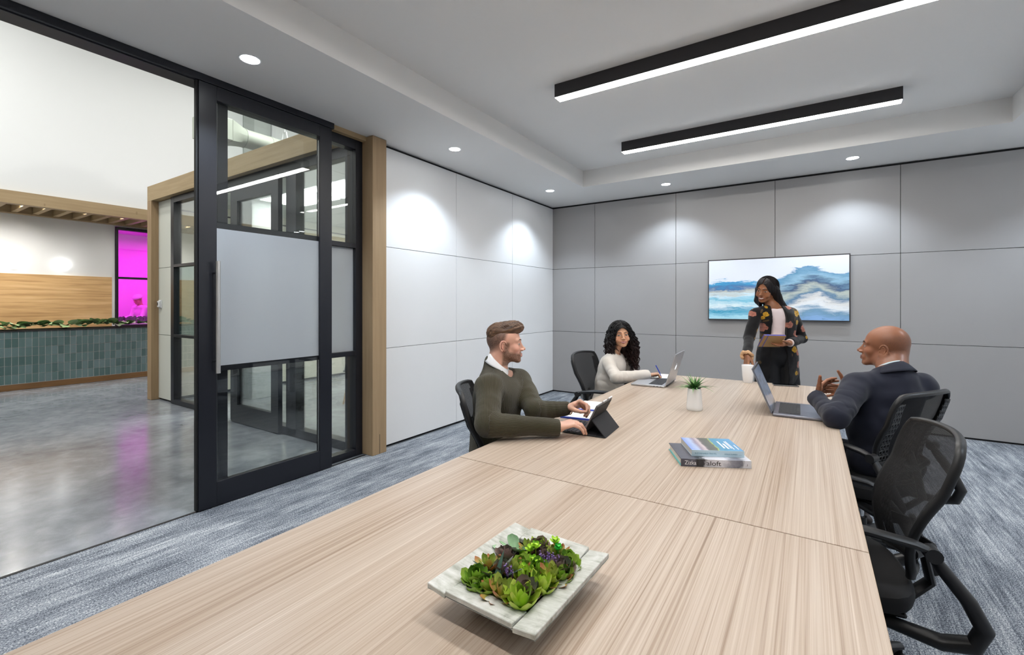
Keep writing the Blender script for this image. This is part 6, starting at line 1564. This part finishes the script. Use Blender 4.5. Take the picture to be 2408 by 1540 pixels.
    for i in range(14):
        a = 2 * math.pi * i / 14; pt = q + (e1_ * math.cos(a) + e2_ * math.sin(a)) * .040 + dd * .010 * math.sin(i * 2.4); Sc.ell(pt, (.016, .013, .015), None, .006)
    Sc.post.append(folds(.008, 45, .004, 90)); p.skin('scrunchie', [Sc.skin(.003)], plain('gold satin', C(206, 164, 124), .35, var=.1, scale=60))
    dd = unit(wl - el); e1_ = unit(np.cross(dd, (0, 0, 1))); e2_ = np.cross(dd, e1_); q = wl - dd * .002
    o = MB().tube([tuple(q + (e1_ * math.cos(a) + e2_ * math.sin(a)) * .0285) for a in np.linspace(0, 2 * math.pi, 30)], .0075, 8, cap=False, up=tuple(dd), flat=1.1).obj('watch_strap', plain('pale strap', C(232, 214, 208), .6), p.root, smooth=True); p.fix(o)
    # notebook held in the left hand
    nbk = thing('notebook', 'kraft notebook with blue edge held by the standing woman', 'notebook', (-.285, 4.700, 1.092))
    MN = Matrix(((.80, .16, .57), (.575, -.40, -.71), (.115, .90, -.41))).to_4x4()       # columns: width, height, cover normal
    MN = MN.to_3x3().to_4x4(); x_ = Vector((.80, .575, -.02)).normalized(); z_ = Vector((.38, -.62, -.60)).normalized(); y_ = z_.cross(x_).normalized(); z_ = x_.cross(y_)
    nbk.matrix_world = Matrix.Translation((-.285, 4.700, 1.092)) @ Matrix((x_, y_, z_)).transposed().to_4x4()
    kr = plain('kraft cover', C(186, 148, 100), .75, var=.06, scale=120)
    MB().box(-.10, .10, -.07, .07, .006, .008).obj('front_cover', kr, nbk, bevel=.001); MB().box(-.10, .10, -.07, .07, -.008, -.006).obj('back_cover', kr, nbk, bevel=.001)
    MB().box(-.097, .097, -.067, .068, -.006, .006).obj('page_block', plain('blue page edge', C(60, 78, 190), .7), nbk); MB().box(-.066, -.060, -.0705, .0705, -.0085, .0085).obj('elastic_band', plain('blue band', C(44, 74, 190), .5), nbk)
    return p
build_floral()

# ============ workers behind the magenta window
def build_worker(x, y, label, turn, tall):
    p = Person(label, (x, y, 0)); hd = Head((x, y, tall - .11), (turn[0], turn[1], -.45), (0, 0, 1), 1.0); nb = V3(x - .06 * turn[0], y - .06 * turn[1], tall - .27)
    B = Form(); hd.add(B, nb); hip = V3(x - .12 * turn[0], y - .12 * turn[1], .95); torso(B, [(hip, .15, .12, .15), (hip + V3(0, 0, .25), .15, .11, .2)], (turn[1], -turn[0], 0), (*turn, 0))
    s = V3(turn[1], -turn[0], 0); ends = []
    S = Form(); torso(S, [(hip - V3(0, 0, .25), .20, .16, .3), (hip, .18, .15, .2), (hip + V3(0, 0, .25), .18, .13, .2)], s, (*turn, 0))
    for e in (-1, 1):
        a = nb + s * (e * .17) - V3(0, 0, .06); b = a + V3(turn[0] * .08, turn[1] * .08, -.24); c = b + V3(turn[0] * .24, turn[1] * .24, -.04); B.chain([a, b, c], [.045, .04, .028], .02); hand(B, c, (*turn, -.2), (0, 0, 1), e > 0)
        S.cap(nb - V3(0, 0, .04), a, .06, .06, .03); S.chain([a, b, c], [.062, .055, .045], .02)
    legs_form(B, [hip + s * .09, hip - s * .09], [V3(x, y, .5) + s * .09, V3(x, y, .5) - s * .09], [V3(x, y, .08) + s * .09, V3(x, y, .08) - s * .09], (.07, .05, .04))
    p.skin('body', [B.skin(.008)], SKIN, flatcol(C(200, 150, 130))); p.skin('lab_coat', [S.skin(.012)], plain('lab coat', C(236, 236, 238), .8))
    K = Form(); K.ell(hd.w(0, -.02, .045), (.10, .115, .085), hd.M, .02); K.post.append(lambda P, d: np.maximum(d, .022 - hd.loc(P)[:, 2])); p.skin('hair_net', [K.skin(.008)], plain('hair net', C(238, 238, 240), .8))
    T = Form(); legs_form(T, [hip + s * .09, hip - s * .09], [V3(x, y, .5) + s * .09, V3(x, y, .5) - s * .09], [V3(x, y, .1) + s * .09, V3(x, y, .1) - s * .09]); p.skin('trousers', [T.skin(.02)], plain('white trousers', C(220, 220, 222), .8)); shoes(p, [V3(x, y, .08) + s * .09, V3(x, y, .08) - s * .09], (*turn, 0), MAT['white plastic'])
build_worker(-14.55, 4.62, 'worker in white coat and hair net bending over seedlings', (.35, -.94), 1.66)
build_worker(-14.55, 3.95, 'second white coated worker half hidden behind the grey post', (.5, -.86), 1.42)
